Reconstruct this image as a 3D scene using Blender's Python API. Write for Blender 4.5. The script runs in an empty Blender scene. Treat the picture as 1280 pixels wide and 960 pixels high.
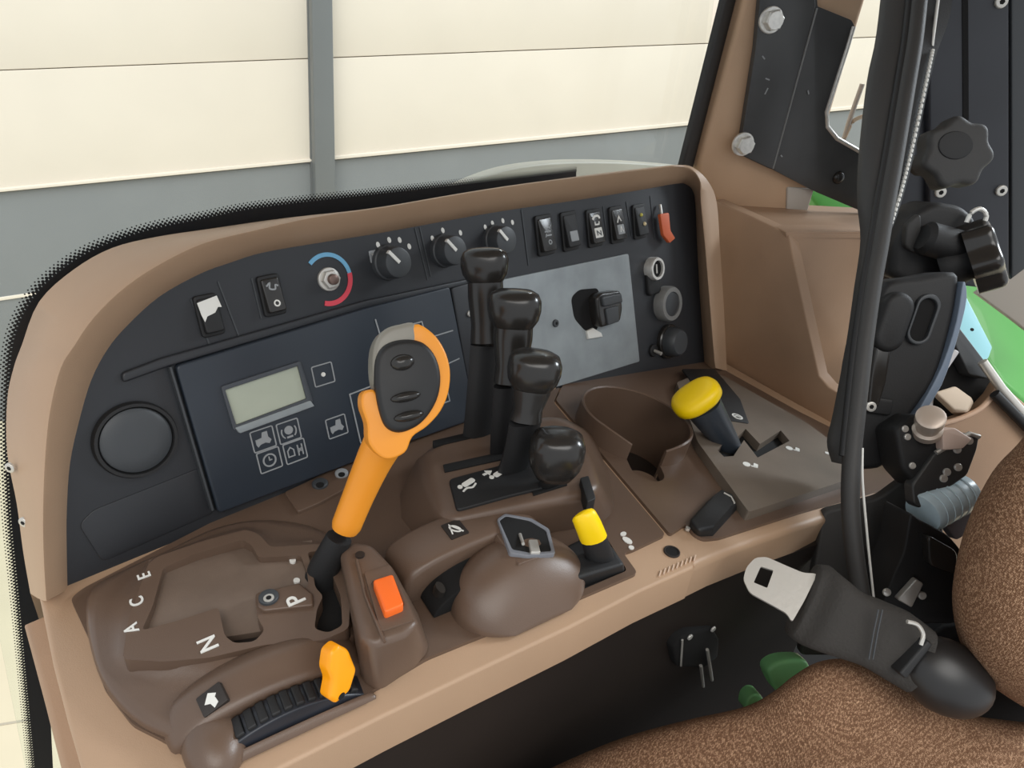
import bpy, bmesh, math, random
from mathutils import Vector as Vec, Matrix
random.seed(7)
scn = bpy.context.scene
COL = scn.collection
# ------------------------------------------------------------------ camera (solved from the photograph's vanishing points)
FPX, CX, CY, CAMH = 838.0, 640.0, 480.0, 0.36
AX = Vec((967, -373, 838)).normalized()
ZD = Vec((-158, 1472, 838)); ZD = (ZD - AX * ZD.dot(AX)).normalized()
AZ = -ZD
AY = AZ.cross(AX)
CAM = Vec((0, 0, CAMH))
RIGHT = Vec((AX.x, AY.x, AZ.x)); DOWN = Vec((AX.y, AY.y, AZ.y)); FWD = Vec((AX.z, AY.z, AZ.z))
cd = bpy.data.cameras.new('camera'); cam = bpy.data.objects.new('camera', cd); COL.objects.link(cam)
cd.sensor_width = 36; cd.lens = FPX / 1280 * 36; cd.clip_start = 0.01
m3 = Matrix((RIGHT, -DOWN, -FWD)).transposed()
cam.matrix_world = Matrix.Translation(CAM) @ m3.to_4x4()
scn.camera = cam

def ray(px, py):
    return RIGHT * ((px - CX) / FPX) + DOWN * ((py - CY) / FPX) + FWD
def S(px, py, depth):                      # a place in the cab seen at this pixel, that far ahead
    return CAM + ray(px, py) * depth

class Fr:                                  # a real plane of the cab: origin, in-plane axes, normal
    def __init__(s, o, n, u=None):
        s.o = Vec(o); s.N = Vec(n).normalized()
        u = Vec(u) if u is not None else Vec((0, 0, 1)).cross(s.N)
        s.U = (u - s.N * u.dot(s.N)).normalized(); s.V = s.N.cross(s.U)
    def hit(s, px, py, d=0.0):
        r = ray(px, py); t = ((s.o + s.N * d - CAM).dot(s.N)) / r.dot(s.N)
        return CAM + r * t
    def uv(s, px, py, d=0.0):
        p = s.hit(px, py, d) - s.o
        return (p.dot(s.U), p.dot(s.V))
    def pt(s, u, v, d=0.0):
        return s.o + s.U * u + s.V * v + s.N * d
TOP = Fr((0, 0, 0), (0, 0, 1), (1, 0, 0))
PAN = Fr((0, .411, 0), (0, -.951, .309), (1, 0, 0))
def T(px, py, z=0.0): return TOP.hit(px, py, z)
# rear part of the deck falls away a little towards the back wall
_a, _b, _c = T(688, 500), T(835, 670), PAN.hit(880, 455)
_n = (_b - _a).cross(_c - _a); _n = _n if _n.z > 0 else -_n
REAR = Fr(_a, _n, (1, 0, 0))

# ------------------------------------------------------------------ materials
def lin(c):
    return tuple((v / 255 / 12.92) if v / 255 <= .04045 else ((v / 255 + .055) / 1.055) ** 2.4 for v in c)
MATS = {}
def mat(name, rgb, rough=.5, metal=0.0, grain=0.0, gscale=900, spec=.5, var=0.0, vscale=12, emit=None, coat=0.0):
    m = bpy.data.materials.new(name); m.use_nodes = True
    nt = m.node_tree; b = nt.nodes['Principled BSDF']; L = nt.links
    c = lin(rgb); b.inputs['Base Color'].default_value = (*c, 1)
    b.inputs['Roughness'].default_value = rough; b.inputs['Metallic'].default_value = metal
    b.inputs['Specular IOR Level'].default_value = spec
    b.inputs['Coat Weight'].default_value = coat
    tc = nt.nodes.new('ShaderNodeTexCoord')
    if grain:
        n = nt.nodes.new('ShaderNodeTexNoise'); n.inputs['Scale'].default_value = gscale; n.inputs['Detail'].default_value = 3
        L.new(tc.outputs['Object'], n.inputs['Vector'])
        bp = nt.nodes.new('ShaderNodeBump'); bp.inputs['Strength'].default_value = grain; bp.inputs['Distance'].default_value = .001
        L.new(n.outputs['Fac'], bp.inputs['Height']); L.new(bp.outputs['Normal'], b.inputs['Normal'])
    if var:
        n2 = nt.nodes.new('ShaderNodeTexNoise'); n2.inputs['Scale'].default_value = vscale; n2.inputs['Detail'].default_value = 6
        L.new(tc.outputs['Object'], n2.inputs['Vector'])
        r = nt.nodes.new('ShaderNodeValToRGB')
        r.color_ramp.elements[0].position = .3; r.color_ramp.elements[1].position = .7
        r.color_ramp.elements[0].color = (*[v * (1 - var) for v in c], 1); r.color_ramp.elements[1].color = (*[min(1, v * (1 + var)) for v in c], 1)
        L.new(n2.outputs['Fac'], r.inputs['Fac']); L.new(r.outputs['Color'], b.inputs['Base Color'])
    MATS[name] = m
    return m
TAN = mat('tan_plastic', (176, 146, 119), .5, grain=.15, gscale=1500, var=.04)
TAN2 = mat('tan_trim', (164, 134, 108), .6, grain=.2, gscale=900, var=.07)
BRN = mat('brown_plastic', (98, 79, 66), .36, grain=.12, gscale=1500, var=.06)
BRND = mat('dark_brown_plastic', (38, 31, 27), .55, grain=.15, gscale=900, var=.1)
BLK = mat('black_panel', (40, 42, 46), .42, grain=.1, gscale=1600, var=.05)
BLK2 = mat('black_display_face', (42, 49, 58), .38, var=.08, vscale=9)
BLKG = mat('glossy_black_plastic', (42, 40, 38), .22, var=.08, vscale=40)
BLKM = mat('matt_black', (26, 26, 27), .6, grain=.15, gscale=700)
RUB = mat('black_rubber', (52, 51, 50), .6, grain=.2, gscale=500)
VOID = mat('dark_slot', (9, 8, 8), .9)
GREY = mat('grey_worn_cover', (146, 153, 156), .5, var=.16, vscale=26, grain=.1)
DKG = mat('dark_grey_plastic', (62, 65, 68), .45, grain=.1)
ORG = mat('orange_plastic', (238, 152, 44), .38, var=.04)
ORG2 = mat('orange_red_plastic', (250, 112, 40), .4)
YEL = mat('yellow_plastic', (255, 214, 0), .4)
AMB = mat('amber_slider', (252, 160, 0), .4)
WHT = mat('white_print', (225, 224, 218), .6)
GPR = mat('grey_print', (150, 153, 155), .6)
CHR = mat('bright_steel', (222, 220, 214), .28, metal=.45, var=.1, vscale=200)
STL = mat('brushed_steel', (205, 202, 195), .36, metal=.5, grain=.1, gscale=300)
LCD = mat('lcd_glass', (176, 182, 164), .2, var=.06, vscale=30)
BLU = mat('blue_print', (110, 170, 205), .5)
RED = mat('red_print', (215, 70, 85), .5)
PLT = mat('black_steel_plate', (62, 62, 62), .35, grain=.08, var=.16, vscale=18)
NAVY = mat('black_painted_channel', (44, 46, 52), .42, var=.12, vscale=14)
GRN = mat('green_paint', (98, 186, 92), .3, coat=.3)
CREAM = mat('cream_plastic', (226, 208, 186), .5)
PALE = mat('pale_blue_tube', (214, 236, 246), .3, var=.1, vscale=60)
WALLC = mat('cream_wall_panel', (228, 218, 205), .6, var=.02, vscale=2)
WALLG = mat('grey_wall_panel', (128, 131, 133), .6, var=.03, vscale=2)
SEAMM = mat('wall_seam', (176, 168, 150), .7)
COLM = mat('grey_column_paint', (112, 115, 117), .5, var=.03, vscale=3)
FLOORM = mat('pale_concrete', (206, 196, 170), .7, var=.06, vscale=1.5)
WEB = mat('belt_webbing', (50, 47, 44), .8, grain=.6, gscale=450)
FRIT = mat('black_frit', (17, 20, 24), .5)

def fabric():
    m = bpy.data.materials.new('brown_woven_fabric'); m.use_nodes = True
    nt = m.node_tree; b = nt.nodes['Principled BSDF']; L = nt.links
    b.inputs['Roughness'].default_value = .95; b.inputs['Specular IOR Level'].default_value = .1
    tc = nt.nodes.new('ShaderNodeTexCoord'); mp = nt.nodes.new('ShaderNodeMapping')
    mp.inputs['Scale'].default_value = (1, 2.2, 1.3); mp.inputs['Rotation'].default_value = (0, 0, .5)
    L.new(tc.outputs['Object'], mp.inputs['Vector'])
    v = nt.nodes.new('ShaderNodeTexVoronoi'); v.inputs['Scale'].default_value = 620; v.inputs['Randomness'].default_value = .5
    L.new(mp.outputs['Vector'], v.inputs['Vector'])
    n = nt.nodes.new('ShaderNodeTexNoise'); n.inputs['Scale'].default_value = 420; n.inputs['Detail'].default_value = 3
    L.new(mp.outputs['Vector'], n.inputs['Vector'])
    mx = nt.nodes.new('ShaderNodeMath'); mx.operation = 'MULTIPLY_ADD'; mx.inputs[1].default_value = -.7
    L.new(v.outputs['Distance'], mx.inputs[0]); L.new(n.outputs['Fac'], mx.inputs[2])
    r = nt.nodes.new('ShaderNodeValToRGB')
    r.color_ramp.elements[0].position = .1; r.color_ramp.elements[1].position = .58
    r.color_ramp.elements[0].color = (*lin((112, 82, 62)), 1); r.color_ramp.elements[1].color = (*lin((208, 170, 138)), 1)
    L.new(mx.outputs[0], r.inputs['Fac']); L.new(r.outputs['Color'], b.inputs['Base Color'])
    bp = nt.nodes.new('ShaderNodeBump'); bp.inputs['Strength'].default_value = .8; bp.inputs['Distance'].default_value = .0008
    L.new(mx.outputs[0], bp.inputs['Height']); L.new(bp.outputs['Normal'], b.inputs['Normal'])
    return m
FAB = fabric()
def glassmat():
    m = bpy.data.materials.new('window_glass'); m.use_nodes = True
    nt = m.node_tree; nt.nodes.remove(nt.nodes['Principled BSDF']); L = nt.links
    o = nt.nodes['Material Output']; t = nt.nodes.new('ShaderNodeBsdfTransparent'); g = nt.nodes.new('ShaderNodeBsdfGlossy')
    t.inputs['Color'].default_value = (.96, .98, .97, 1); g.inputs['Roughness'].default_value = .02
    f = nt.nodes.new('ShaderNodeFresnel'); f.inputs['IOR'].default_value = 1.12
    mx = nt.nodes.new('ShaderNodeMixShader'); L.new(f.outputs[0], mx.inputs[0]); L.new(t.outputs[0], mx.inputs[1]); L.new(g.outputs[0], mx.inputs[2])
    L.new(mx.outputs[0], o.inputs['Surface'])
    return m
GLS = glassmat()

# ------------------------------------------------------------------ objects
WLOC = {}
def wl(o): return WLOC.get(o.name, Vec((0, 0, 0)))
def obj(name, bm, m, parent=None, smooth=40, sub=0):
    bmesh.ops.recalc_face_normals(bm, faces=bm.faces[:])
    me = bpy.data.meshes.new(name)
    if bm.verts:
        lo = Vec([min(v.co[i] for v in bm.verts) for i in range(3)]); hi = Vec([max(v.co[i] for v in bm.verts) for i in range(3)])
    else: lo = hi = Vec((0, 0, 0))
    c = (lo + hi) / 2
    if parent is None: c.z = lo.z
    for v in bm.verts: v.co -= c
    bm.to_mesh(me); bm.free()
    me.materials.append(m)
    if smooth:
        me.shade_smooth()
        me.set_sharp_from_angle(angle=math.radians(smooth))
    o = bpy.data.objects.new(name, me); COL.objects.link(o)
    WLOC[o.name] = c
    if parent is not None:
        o.parent = parent; o.location = c - wl(parent)
    else: o.location = c
    if sub:
        md = o.modifiers.new('subdivision', 'SUBSURF'); md.levels = sub; md.render_levels = sub
    return o
def tag(o, label=None, cat=None, group=None, kind=None):
    if label: o['label'] = label
    if cat: o['category'] = cat
    if group: o['group'] = group
    if kind: o['kind'] = kind
    return o
def thing(name, loc, label, cat, group=None, kind=None):
    o = bpy.data.objects.new(name, None); COL.objects.link(o); o.empty_display_size = .02
    o.location = Vec(loc); WLOC[o.name] = Vec(loc)
    return tag(o, label, cat, group, kind)
def struct(name, bm, m, parent=None, **k):
    o = obj(name, bm, m, parent, **k)
    if parent is None: o['kind'] = 'structure'
    return o

# ------------------------------------------------------------------ shape helpers
def rnd(poly, r, n=4):                     # fillet the corners of a 2-D polygon
    out = []; N = len(poly)
    for i in range(N):
        p0, p, p1 = Vec(poly[i - 1]), Vec(poly[i]), Vec(poly[(i + 1) % N])
        a, b = p0 - p, p1 - p
        rr = r[i] if isinstance(r, (list, tuple)) else r
        d = min(rr, a.length * .45, b.length * .45)
        if d < 1e-6: out.append(tuple(p)); continue
        a = p + a.normalized() * d; b = p + b.normalized() * d
        for k in range(n + 1):
            t = k / n
            out.append(tuple(a * (1 - t) ** 2 + p * 2 * t * (1 - t) + b * t * t))
    return out
def spl(pts, n=5, closed=True):            # Catmull-Rom through points of any dimension
    P = [Vec(p) for p in pts]; N = len(P); out = []
    rng = range(N) if closed else range(N - 1)
    for i in rng:
        g = (lambda k: P[k % N]) if closed else (lambda k: P[max(0, min(N - 1, k))])
        a, b, c, d = g(i - 1), g(i), g(i + 1), g(i + 2)
        for k in range(n):
            t = k / n
            out.append(.5 * ((2 * b) + (c - a) * t + (2 * a - 5 * b + 4 * c - d) * t * t + (3 * b - a - 3 * c + d) * t ** 3))
    if not closed: out.append(P[-1])
    return out
def px(fr, pts, d=0.0): return [fr.uv(x, y, d) for x, y in pts]
def ell(c, a, b, n=32, rot=0.0):
    ca, sa = math.cos(rot), math.sin(rot)
    return [(c[0] + a * math.cos(t) * ca - b * math.sin(t) * sa, c[1] + a * math.cos(t) * sa + b * math.sin(t) * ca) for t in [2 * math.pi * k / n for k in range(n)]]
def slab(fr, loops, d0, d1, bev=0.0, seg=3, bm=None, both=False, skip=None):
    """Prism over a plane: first loop is the outline, the rest are openings."""
    if not isinstance(loops[0][0], (tuple, list, Vec)): loops = [loops]
    tmp = bmesh.new(); edges = []
    for lp in loops:
        vs = [tmp.verts.new(fr.pt(p[0], p[1], d0)) for p in lp]
        edges += [tmp.edges.new((vs[i], vs[(i + 1) % len(vs)])) for i in range(len(vs))]
    if len(loops) == 1:
        tmp.faces.new(vs)
    else:
        bmesh.ops.triangle_fill(tmp, use_beauty=True, use_dissolve=False, edges=edges, normal=fr.N)
    ex = bmesh.ops.extrude_face_region(tmp, geom=tmp.faces[:])
    nv = [v for v in ex['geom'] if isinstance(v, bmesh.types.BMVert)]
    bmesh.ops.translate(tmp, verts=nv, vec=fr.N * (d1 - d0))
    bmesh.ops.recalc_face_normals(tmp, faces=tmp.faces[:])
    if bev:
        tops = {v for v in nv}
        es = [e for e in tmp.edges if len(e.link_faces) == 2 and e.calc_face_angle(0) > .7 and (both or (e.verts[0] in tops and e.verts[1] in tops)) and not (skip and skip(e))]
        bmesh.ops.bevel(tmp, geom=es, offset=bev, segments=seg, profile=.5, affect='EDGES', clamp_overlap=True)
    return merge(bm, tmp)
def merge(bm, tmp):
    if bm is None: return tmp
    me = bpy.data.meshes.new('m'); tmp.to_mesh(me); tmp.free(); bm.from_mesh(me); bpy.data.meshes.remove(me)
    return bm
def loft(rings, closed=True, cap=True, bm=None, loop=False):
    bm = bm or bmesh.new(); R = [[bm.verts.new(p) for p in r] for r in rings]; n = len(R[0])
    m = len(R)
    for i in range(m if loop else m - 1):
        A, B = R[i], R[(i + 1) % m]
        for k in range(n if closed else n - 1):
            bm.faces.new((A[k], A[(k + 1) % n], B[(k + 1) % n], B[k]))
    if cap and closed and not loop:
        bm.faces.new(R[0]); bm.faces.new(R[-1])
    return bm
def frame_of(t):
    t = t.normalized(); a = Vec((0, 0, 1)) if abs(t.z) < .9 else Vec((1, 0, 0))
    u = t.cross(a).normalized(); return u, t.cross(u).normalized()
def tube(pts, r, n=12, bm=None, flat=1.0, side=None):
    P = [Vec(p) for p in pts]; rings = []
    for i, p in enumerate(P):
        t = P[min(i + 1, len(P) - 1)] - P[max(i - 1, 0)]
        if side is not None:
            t.normalize(); u = (Vec(side) - t * Vec(side).dot(t)).normalized(); v = t.cross(u)
        else: u, v = frame_of(t)
        rr = r[i] if isinstance(r, (list, tuple)) else r
        rings.append([p + u * rr * math.cos(a) + v * rr * flat * math.sin(a) for a in [2 * math.pi * k / n for k in range(n)]])
    return loft(rings, bm=bm)
def lathe(p0, p1, prof, n=28, bm=None, sx=1.0, sy=1.0, side=None, sup=None):
    """Profile (t along p0-p1, radius); sup squares the section off."""
    p0, p1 = Vec(p0), Vec(p1); ax = p1 - p0
    if side is not None:
        tt = ax.normalized(); u = (Vec(side) - tt * Vec(side).dot(tt)).normalized(); v = tt.cross(u)
    else: u, v = frame_of(ax)
    rings = []
    for t, r in prof:
        ring = []
        for k in range(n):
            a = 2 * math.pi * k / n; c, s = math.cos(a), math.sin(a)
            if sup:
                e = 2 / sup; c = math.copysign(abs(c) ** e, c); s = math.copysign(abs(s) ** e, s)
            ring.append(p0 + ax * t + u * r * c * sx + v * r * s * sy)
        rings.append(ring)
    return loft(rings, bm=bm)
def ball(c, r, n=20, axes=None, bm=None):
    t = bmesh.new(); bmesh.ops.create_uvsphere(t, u_segments=n, v_segments=n // 2 + 2, radius=1)
    A = axes or (Vec((1, 0, 0)), Vec((0, 1, 0)), Vec((0, 0, 1))); R = (r, r, r) if not isinstance(r, (tuple, list)) else r
    for v in t.verts: v.co = Vec(c) + A[0] * v.co.x * R[0] + A[1] * v.co.y * R[1] + A[2] * v.co.z * R[2]
    return merge(bm, t)
def line(fr, pts, w, d0, d1, closed=False, bm=None):       # thin printed / moulded line on a plane
    P = [Vec(p) for p in pts]; bm = bm or bmesh.new(); n = len(P)
    L, R = [], []
    for i in range(n):
        a = P[(i - 1) % n] if (closed or i > 0) else None; b = P[(i + 1) % n] if (closed or i < n - 1) else None
        ta = (P[i] - a).normalized() if a is not None else None; tb = (b - P[i]).normalized() if b is not None else None
        t = ((ta or tb) + (tb or ta)); t = t.normalized() if t.length > 1e-6 else (tb or ta)
        nn = Vec((-t.y, t.x)); ref = tb or ta; k = w / 2 / max(.5, abs(nn.dot(Vec((-ref.y, ref.x)))))
        L.append(P[i] + nn * k); R.append(P[i] - nn * k)
    rings = [[fr.pt(l.x, l.y, d0), fr.pt(l.x, l.y, d1), fr.pt(r.x, r.y, d1), fr.pt(r.x, r.y, d0)] for l, r in zip(L, R)]
    return loft(rings, bm=bm, loop=closed)
def rect(cx, cy, w, h, rot=0.0):
    c, s = math.cos(rot), math.sin(rot)
    return [(cx + a * c - b * s, cy + a * s + b * c) for a, b in ((-w/2, -h/2), (w/2, -h/2), (w/2, h/2), (-w/2, h/2))]
def box(c, u, v, w, du, dv, dw, bev=0.0, bm=None):
    fr = Fr(Vec(c), w, u)
    return slab(fr, rect(0, 0, du, dv), -dw / 2, dw / 2, bev, bm=bm, both=True)
def letter(fr, ch, u, v, size, rot, d, thick=.0006, bm=None):
    cu = bpy.data.curves.new('t', 'FONT'); cu.body = ch; cu.size = size; cu.align_x = 'CENTER'; cu.align_y = 'CENTER'; cu.extrude = thick / 2; cu.offset = size * .012
    o = bpy.data.objects.new('t', cu); COL.objects.link(o); dg = bpy.context.evaluated_depsgraph_get()
    me = bpy.data.meshes.new_from_object(o.evaluated_get(dg)); bpy.data.objects.remove(o); bpy.data.curves.remove(cu)
    t = bmesh.new(); t.from_mesh(me); bpy.data.meshes.remove(me); c, s = math.cos(rot), math.sin(rot)
    for q in t.verts: q.co = fr.pt(u + q.co.x * c - q.co.y * s, v + q.co.x * s + q.co.y * c, d + q.co.z)
    return merge(bm, t)
def hexbolt(parent, c, n, r, h, name='bolt', m=None):
    fr = Fr(c, n); b = slab(fr, ell((0, 0), r * 1.25, r * 1.25, 24), 0, h * .25, h * .08); slab(fr, ell((0, 0), r, r, 6, .3), h * .25, h, h * .15, bm=b)
    slab(fr, ell((0, 0), r * .8, r * .8, 20), h, h * 1.06, bm=b)
    return obj(name, b, m or CHR, parent, smooth=30)
def screw(parent, c, n, r, m=None, name='screw', hole=True):
    fr = Fr(c, n); s = obj(name, slab(fr, ell((0, 0), r, r, 20), 0, r * .5, r * .2), m or CHR, parent)
    if hole: obj('socket', slab(fr, ell((0, 0), r * .45, r * .45, 6), r * .5, r * .52), VOID, s)
    return s
# ================================================================== SETTING
dw = (RIGHT * (1960 / FPX) + DOWN * (-490 / FPX) + FWD).normalized()
wn = dw.cross(Vec((0, 0, 1))).normalized()
wo = S(430, 150, 5.5)
if wn.dot(CAM - wo) < 0: wn = -wn
WAL = Fr(wo, wn, dw)
seam = lambda x: 88 - .038 * x
band = lambda x: 240 - .0965 * x
base = lambda x: 560 - .14 * x
wall = thing('wall_right', WAL.hit(430, 400), None, None, kind='structure')
def wallpart(name, fa, fb, m, d=0, gap=.6, th=.04):
    xs = [-500, 430, 2000]
    poly = [(x, fa(x) + gap) for x in xs] + [(x, fb(x) - gap) for x in xs[::-1]]
    return struct(name, slab(WAL, px(WAL, poly, d), d - th, d, .004), m, wall)
wallpart('panel', lambda x: -420 + .03 * x, lambda x: -30 + .0 * x, WALLC)
wallpart('panel', lambda x: -30 + .0 * x, seam, WALLC)
wallpart('panel', seam, band, WALLC)
wallpart('plinth', band, base, WALLG, d=.0)
struct('backing', slab(WAL, px(WAL, [(-500, -420), (2000, -400), (2000, base(2000)), (-500, base(-500))], -.03), -.06, -.035), SEAMM, wall)
struct('ledge', slab(WAL, px(WAL, [(-500, band(-500) - 5), (2000, band(2000) - 5), (2000, band(2000) - 1), (-500, band(-500) - 1)]), 0, .03, .005), WALLC, wall)
struct('base_line', slab(WAL, px(WAL, [(-500, 445), (430, 308), (430, 312), (-500, 449)]), 0, .012, .003), WALLC, wall)
col = struct('trim_1', slab(WAL, px(WAL, [(384, -300), (411, -300), (421, 330), (396, 330)], .15), .0, .15, .01), COLM)
struct('flange', slab(WAL, px(WAL, [(379, -300), (384.5, -300), (396, 330), (391.5, 330)], .05), .0, .03), COLM, col)
# shed floor: from the foot of the wall towards the tractor
f0, f1 = WAL.hit(-500, base(-500)), WAL.hit(1200, base(1200))
FLR = Fr(f0, dw.cross(-wn) if dw.cross(-wn).z > 0 else wn.cross(dw), dw)
fu = [(-4, -.2), (9, -.2), (9, .2), (-4, .2)]
tv = -1 if FLR.pt(0, 1).__sub__(f0).dot(wn) < 0 else 1
floor = struct('floor', slab(FLR, [(-6, -.3 * tv), (22, -.3 * tv), (22, 9 * tv), (-6, 9 * tv)], -.1, 0), FLOORM)
jl = px(FLR, [(-200, 940), (0, 906), (80, 893)])
struct('floor_joint', line(FLR, jl, .012, .0, .003), SEAMM, floor)

# cab window: glass pane with its black printed border
WIN = Fr((0, .53, 0), (0, -1, 0), (1, 0, 0))
win = struct('window_1', slab(WIN, px(WIN, [(-260, -420), (935, -420), (868, 205), (868, 520), (70, 1180), (40, 1000), (-60, 500)]), -.003, .003, .001), GLS)
fo = [(905, 190), (717, 213), (640, 222), (480, 240), (330, 257), (250, 272), (180, 287), (120, 308), (75, 335), (40, 370), (18, 415), (10, 470), (8, 540), (10, 600), (14, 660), (22, 740), (33, 860), (44, 980), (52, 1100)]
fo = fo[1:]
fi = [(717, 330), (640, 330), (480, 340), (330, 355), (260, 365), (200, 380), (150, 400), (110, 430), (80, 460), (60, 490), (50, 520), (48, 560), (48, 600), (50, 660), (54, 740), (60, 860), (66, 980), (72, 1100)]
fou = spl(px(WIN, fo), 6, closed=False); fiu = spl(px(WIN, fi), 6, closed=False)
struct('frit_border', slab(WIN, [tuple(p) for p in fou] + [tuple(p) for p in fiu[::-1]], .0032, .0042), FRIT, win)
bm = bmesh.new()
ln = [0.0]
for a, b in zip(fou, fou[1:]): ln.append(ln[-1] + (b - a).length)
for row in range(4):
    s = .0016 if row % 2 else 0.0
    i = 0
    while s < ln[-1]:
        while i < len(ln) - 2 and ln[i + 1] < s: i += 1
        t = (s - ln[i]) / max(1e-6, ln[i + 1] - ln[i]); p = fou[i].lerp(fou[i + 1], t); d = (fou[i + 1] - fou[i]).normalized(); nn = Vec((d.y, -d.x))
        if nn.dot(fiu[i] - fou[i]) > 0: nn = -nn
        q = p + nn * (.0004 + row * .0017); r = .0015 - row * .0003
        vs = [bm.verts.new(WIN.pt(q.x + r * math.cos(a), q.y + r * math.sin(a), .0038)) for a in (0, 1.05, 2.09, 3.14, 4.19, 5.24)]
        bm.faces.new(vs); s += .0032
struct('frit_dots', bm, FRIT, win, smooth=0)
# window seal running up the pillar
struct('trim_2', slab(WIN, px(WIN, [(945, -150), (960, -150), (866, 215), (853, 212)], .016), .007, .016, .004), RUB)
sl = struct('trim_3', slab(WIN, px(WIN, [(961.5, -150), (968, -150), (873, 216), (867, 215)], .012), .006, .012, .002), DKG)
b2 = slab(WIN, px(WIN, [(968.5, -150), (975, -150), (878, 216), (873.5, 216)], .016), .006, .016, .002)
struct('trim_4', b2, RUB)
bm = slab(WIN, px(WIN, spl([(879, 104), (873, 130), (865, 160), (868, 165), (876, 140), (882, 115)], 4), .01), .004, .01, .002)
obj('seal_lug', bm, RUB, bpy.data.objects['trim_2'])

# pale rounded mudguard edge outside the glass
MUD = Fr((0, .80, 0), (0, -1, 0), (1, 0, 0))
arc = spl([(560, 240), (600, 222), (640, 210), (690, 203.5), (740, 202), (800, 204), (870, 211), (960, 230)], 5, closed=False)
m_ = px(MUD, arc); lo = px(MUD, [(960, 330), (560, 330)])
mg = obj('mudguard', slab(MUD, [tuple(p) for p in m_] + lo, -.02, 0, .004), mat('pale_grey_paint', (188, 184, 172), .5, var=.05))
tag(mg, 'pale grey rounded mudguard edge showing just above the dashboard hood, outside the window', 'mudguard')

# ================================================================== SIDE CONSOLE
con = thing('side_console', (.33, .25, -.5), 'long tan and brown right-hand tractor console with hooded dashboard and cup holder', 'console')
lip = [(300, 986), (480, 895), (588, 843), (713, 784), (800, 739), (870, 708), (903, 693), (960, 672), (1057, 640), (1116, 620)]
foot = px(TOP, [(36, 690), (52, 760), (66, 830), (84, 900), (104, 970), (125, 1010), (160, 1030), (210, 1022)]) + px(TOP, lip[:5] + [(868, 708.5), (688, 500), (700, 470)]) + [(.5, .44), (.02, .44)]
# tan tray, with the rear section dipping
_sd = (_b - _a).normalized()
def onseam(e):
    return all(((v.co - _a) - _sd * (v.co - _a).dot(_sd)).length < .012 for v in e.verts)
bm = slab(TOP, foot, -.034, 0, .006, 4, skip=onseam)
tray = obj('tray', bm, TAN, con)
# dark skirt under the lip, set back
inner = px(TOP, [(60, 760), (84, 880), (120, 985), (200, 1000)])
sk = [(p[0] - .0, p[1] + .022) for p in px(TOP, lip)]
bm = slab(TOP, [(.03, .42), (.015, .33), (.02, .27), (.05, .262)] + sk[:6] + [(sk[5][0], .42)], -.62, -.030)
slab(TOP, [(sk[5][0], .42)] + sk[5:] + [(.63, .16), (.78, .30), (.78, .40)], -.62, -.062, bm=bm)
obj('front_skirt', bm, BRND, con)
bm = slab(TOP, [(.000, .43), (-.004, .36), (-.008, .30), (.0, .262), (.02, .25), (.028, .26), (.02, .30), (.022, .43)], -.55, -.033, .004)
obj('side_panel', bm, TAN2, con)

# deck plates (brown): left under the levers, rear beyond the seam
dl = px(TOP, [(88, 748), (104, 735), (270, 650), (480, 562), (700, 484)], .003) + px(TOP, [(692, 503), (832, 668), (790, 688), (779, 691), (797, 716), (713, 752), (588, 800), (534, 822), (430, 884), (270, 958), (238, 948), (205, 925), (165, 905), (130, 860), (112, 800)], .003)
PIT = px(TOP, [(702, 692), (757, 670), (784, 713), (716, 742)], .003)
obj('deck', slab(TOP, [rnd(dl, .004), rnd(PIT, .003)], -.004, .003), BRN, con)
rw = REAR
dr = px(rw, [(695, 500), (705, 478), (800, 458), (885, 452), (905, 462), (1000, 515), (1090, 560), (1128, 590), (1122, 606), (1000, 640), (900, 672), (880, 674), (868, 668), (858, 655), (838, 668)], .003)
CUPD = .026
_l, _r = rw.hit(736, 517, CUPD), rw.hit(858, 521, CUPD)
CUPC = rw.uv(797, 517, CUPD); CUPR = (_r - _l).length / 2 * .97
_t = rw.uv(803, 575, .003); NA = math.atan2(_t[1] - CUPC[1], _t[0] - CUPC[0])
NR = .0165; CUPX = .010; NH = math.asin(NR / (CUPR - .003))
def cuploop(r, nr, ex):
    pts = []
    for k in range(41):
        a = NA + NH + (2 * math.pi - 2 * NH) * k / 40; pts.append((CUPC[0] + r * math.cos(a), CUPC[1] + r * math.sin(a)))
    nc = (CUPC[0] + (CUPR + ex) * math.cos(NA), CUPC[1] + (CUPR + ex) * math.sin(NA))
    for k in range(13):
        a = NA - math.pi / 2 + math.pi * k / 12; pts.append((nc[0] + nr * math.cos(a), nc[1] + nr * math.sin(a)))
    return pts
obj('rear_deck', slab(rw, [rnd(dr, .004), cuploop(CUPR - .002, NR, CUPX)], -.006, .003), BRN, con)
# tan tray of the dipping rear section
rt = px(rw, [(868, 708.5)] + lip[5:] + [(1126, 604), (1100, 558), (1000, 505), (906, 452), (880, 440), (712, 470), (688, 500)], 0)
obj('rear_tray', slab(rw, [rt, cuploop(CUPR - .001, NR + .001, CUPX + .001)], -.034, 0, .006, 4, skip=lambda e: onseam(e) or min((v.co - rw.pt(CUPC[0], CUPC[1], 0)).length for v in e.verts) < CUPR + .045), TAN, con)
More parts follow.
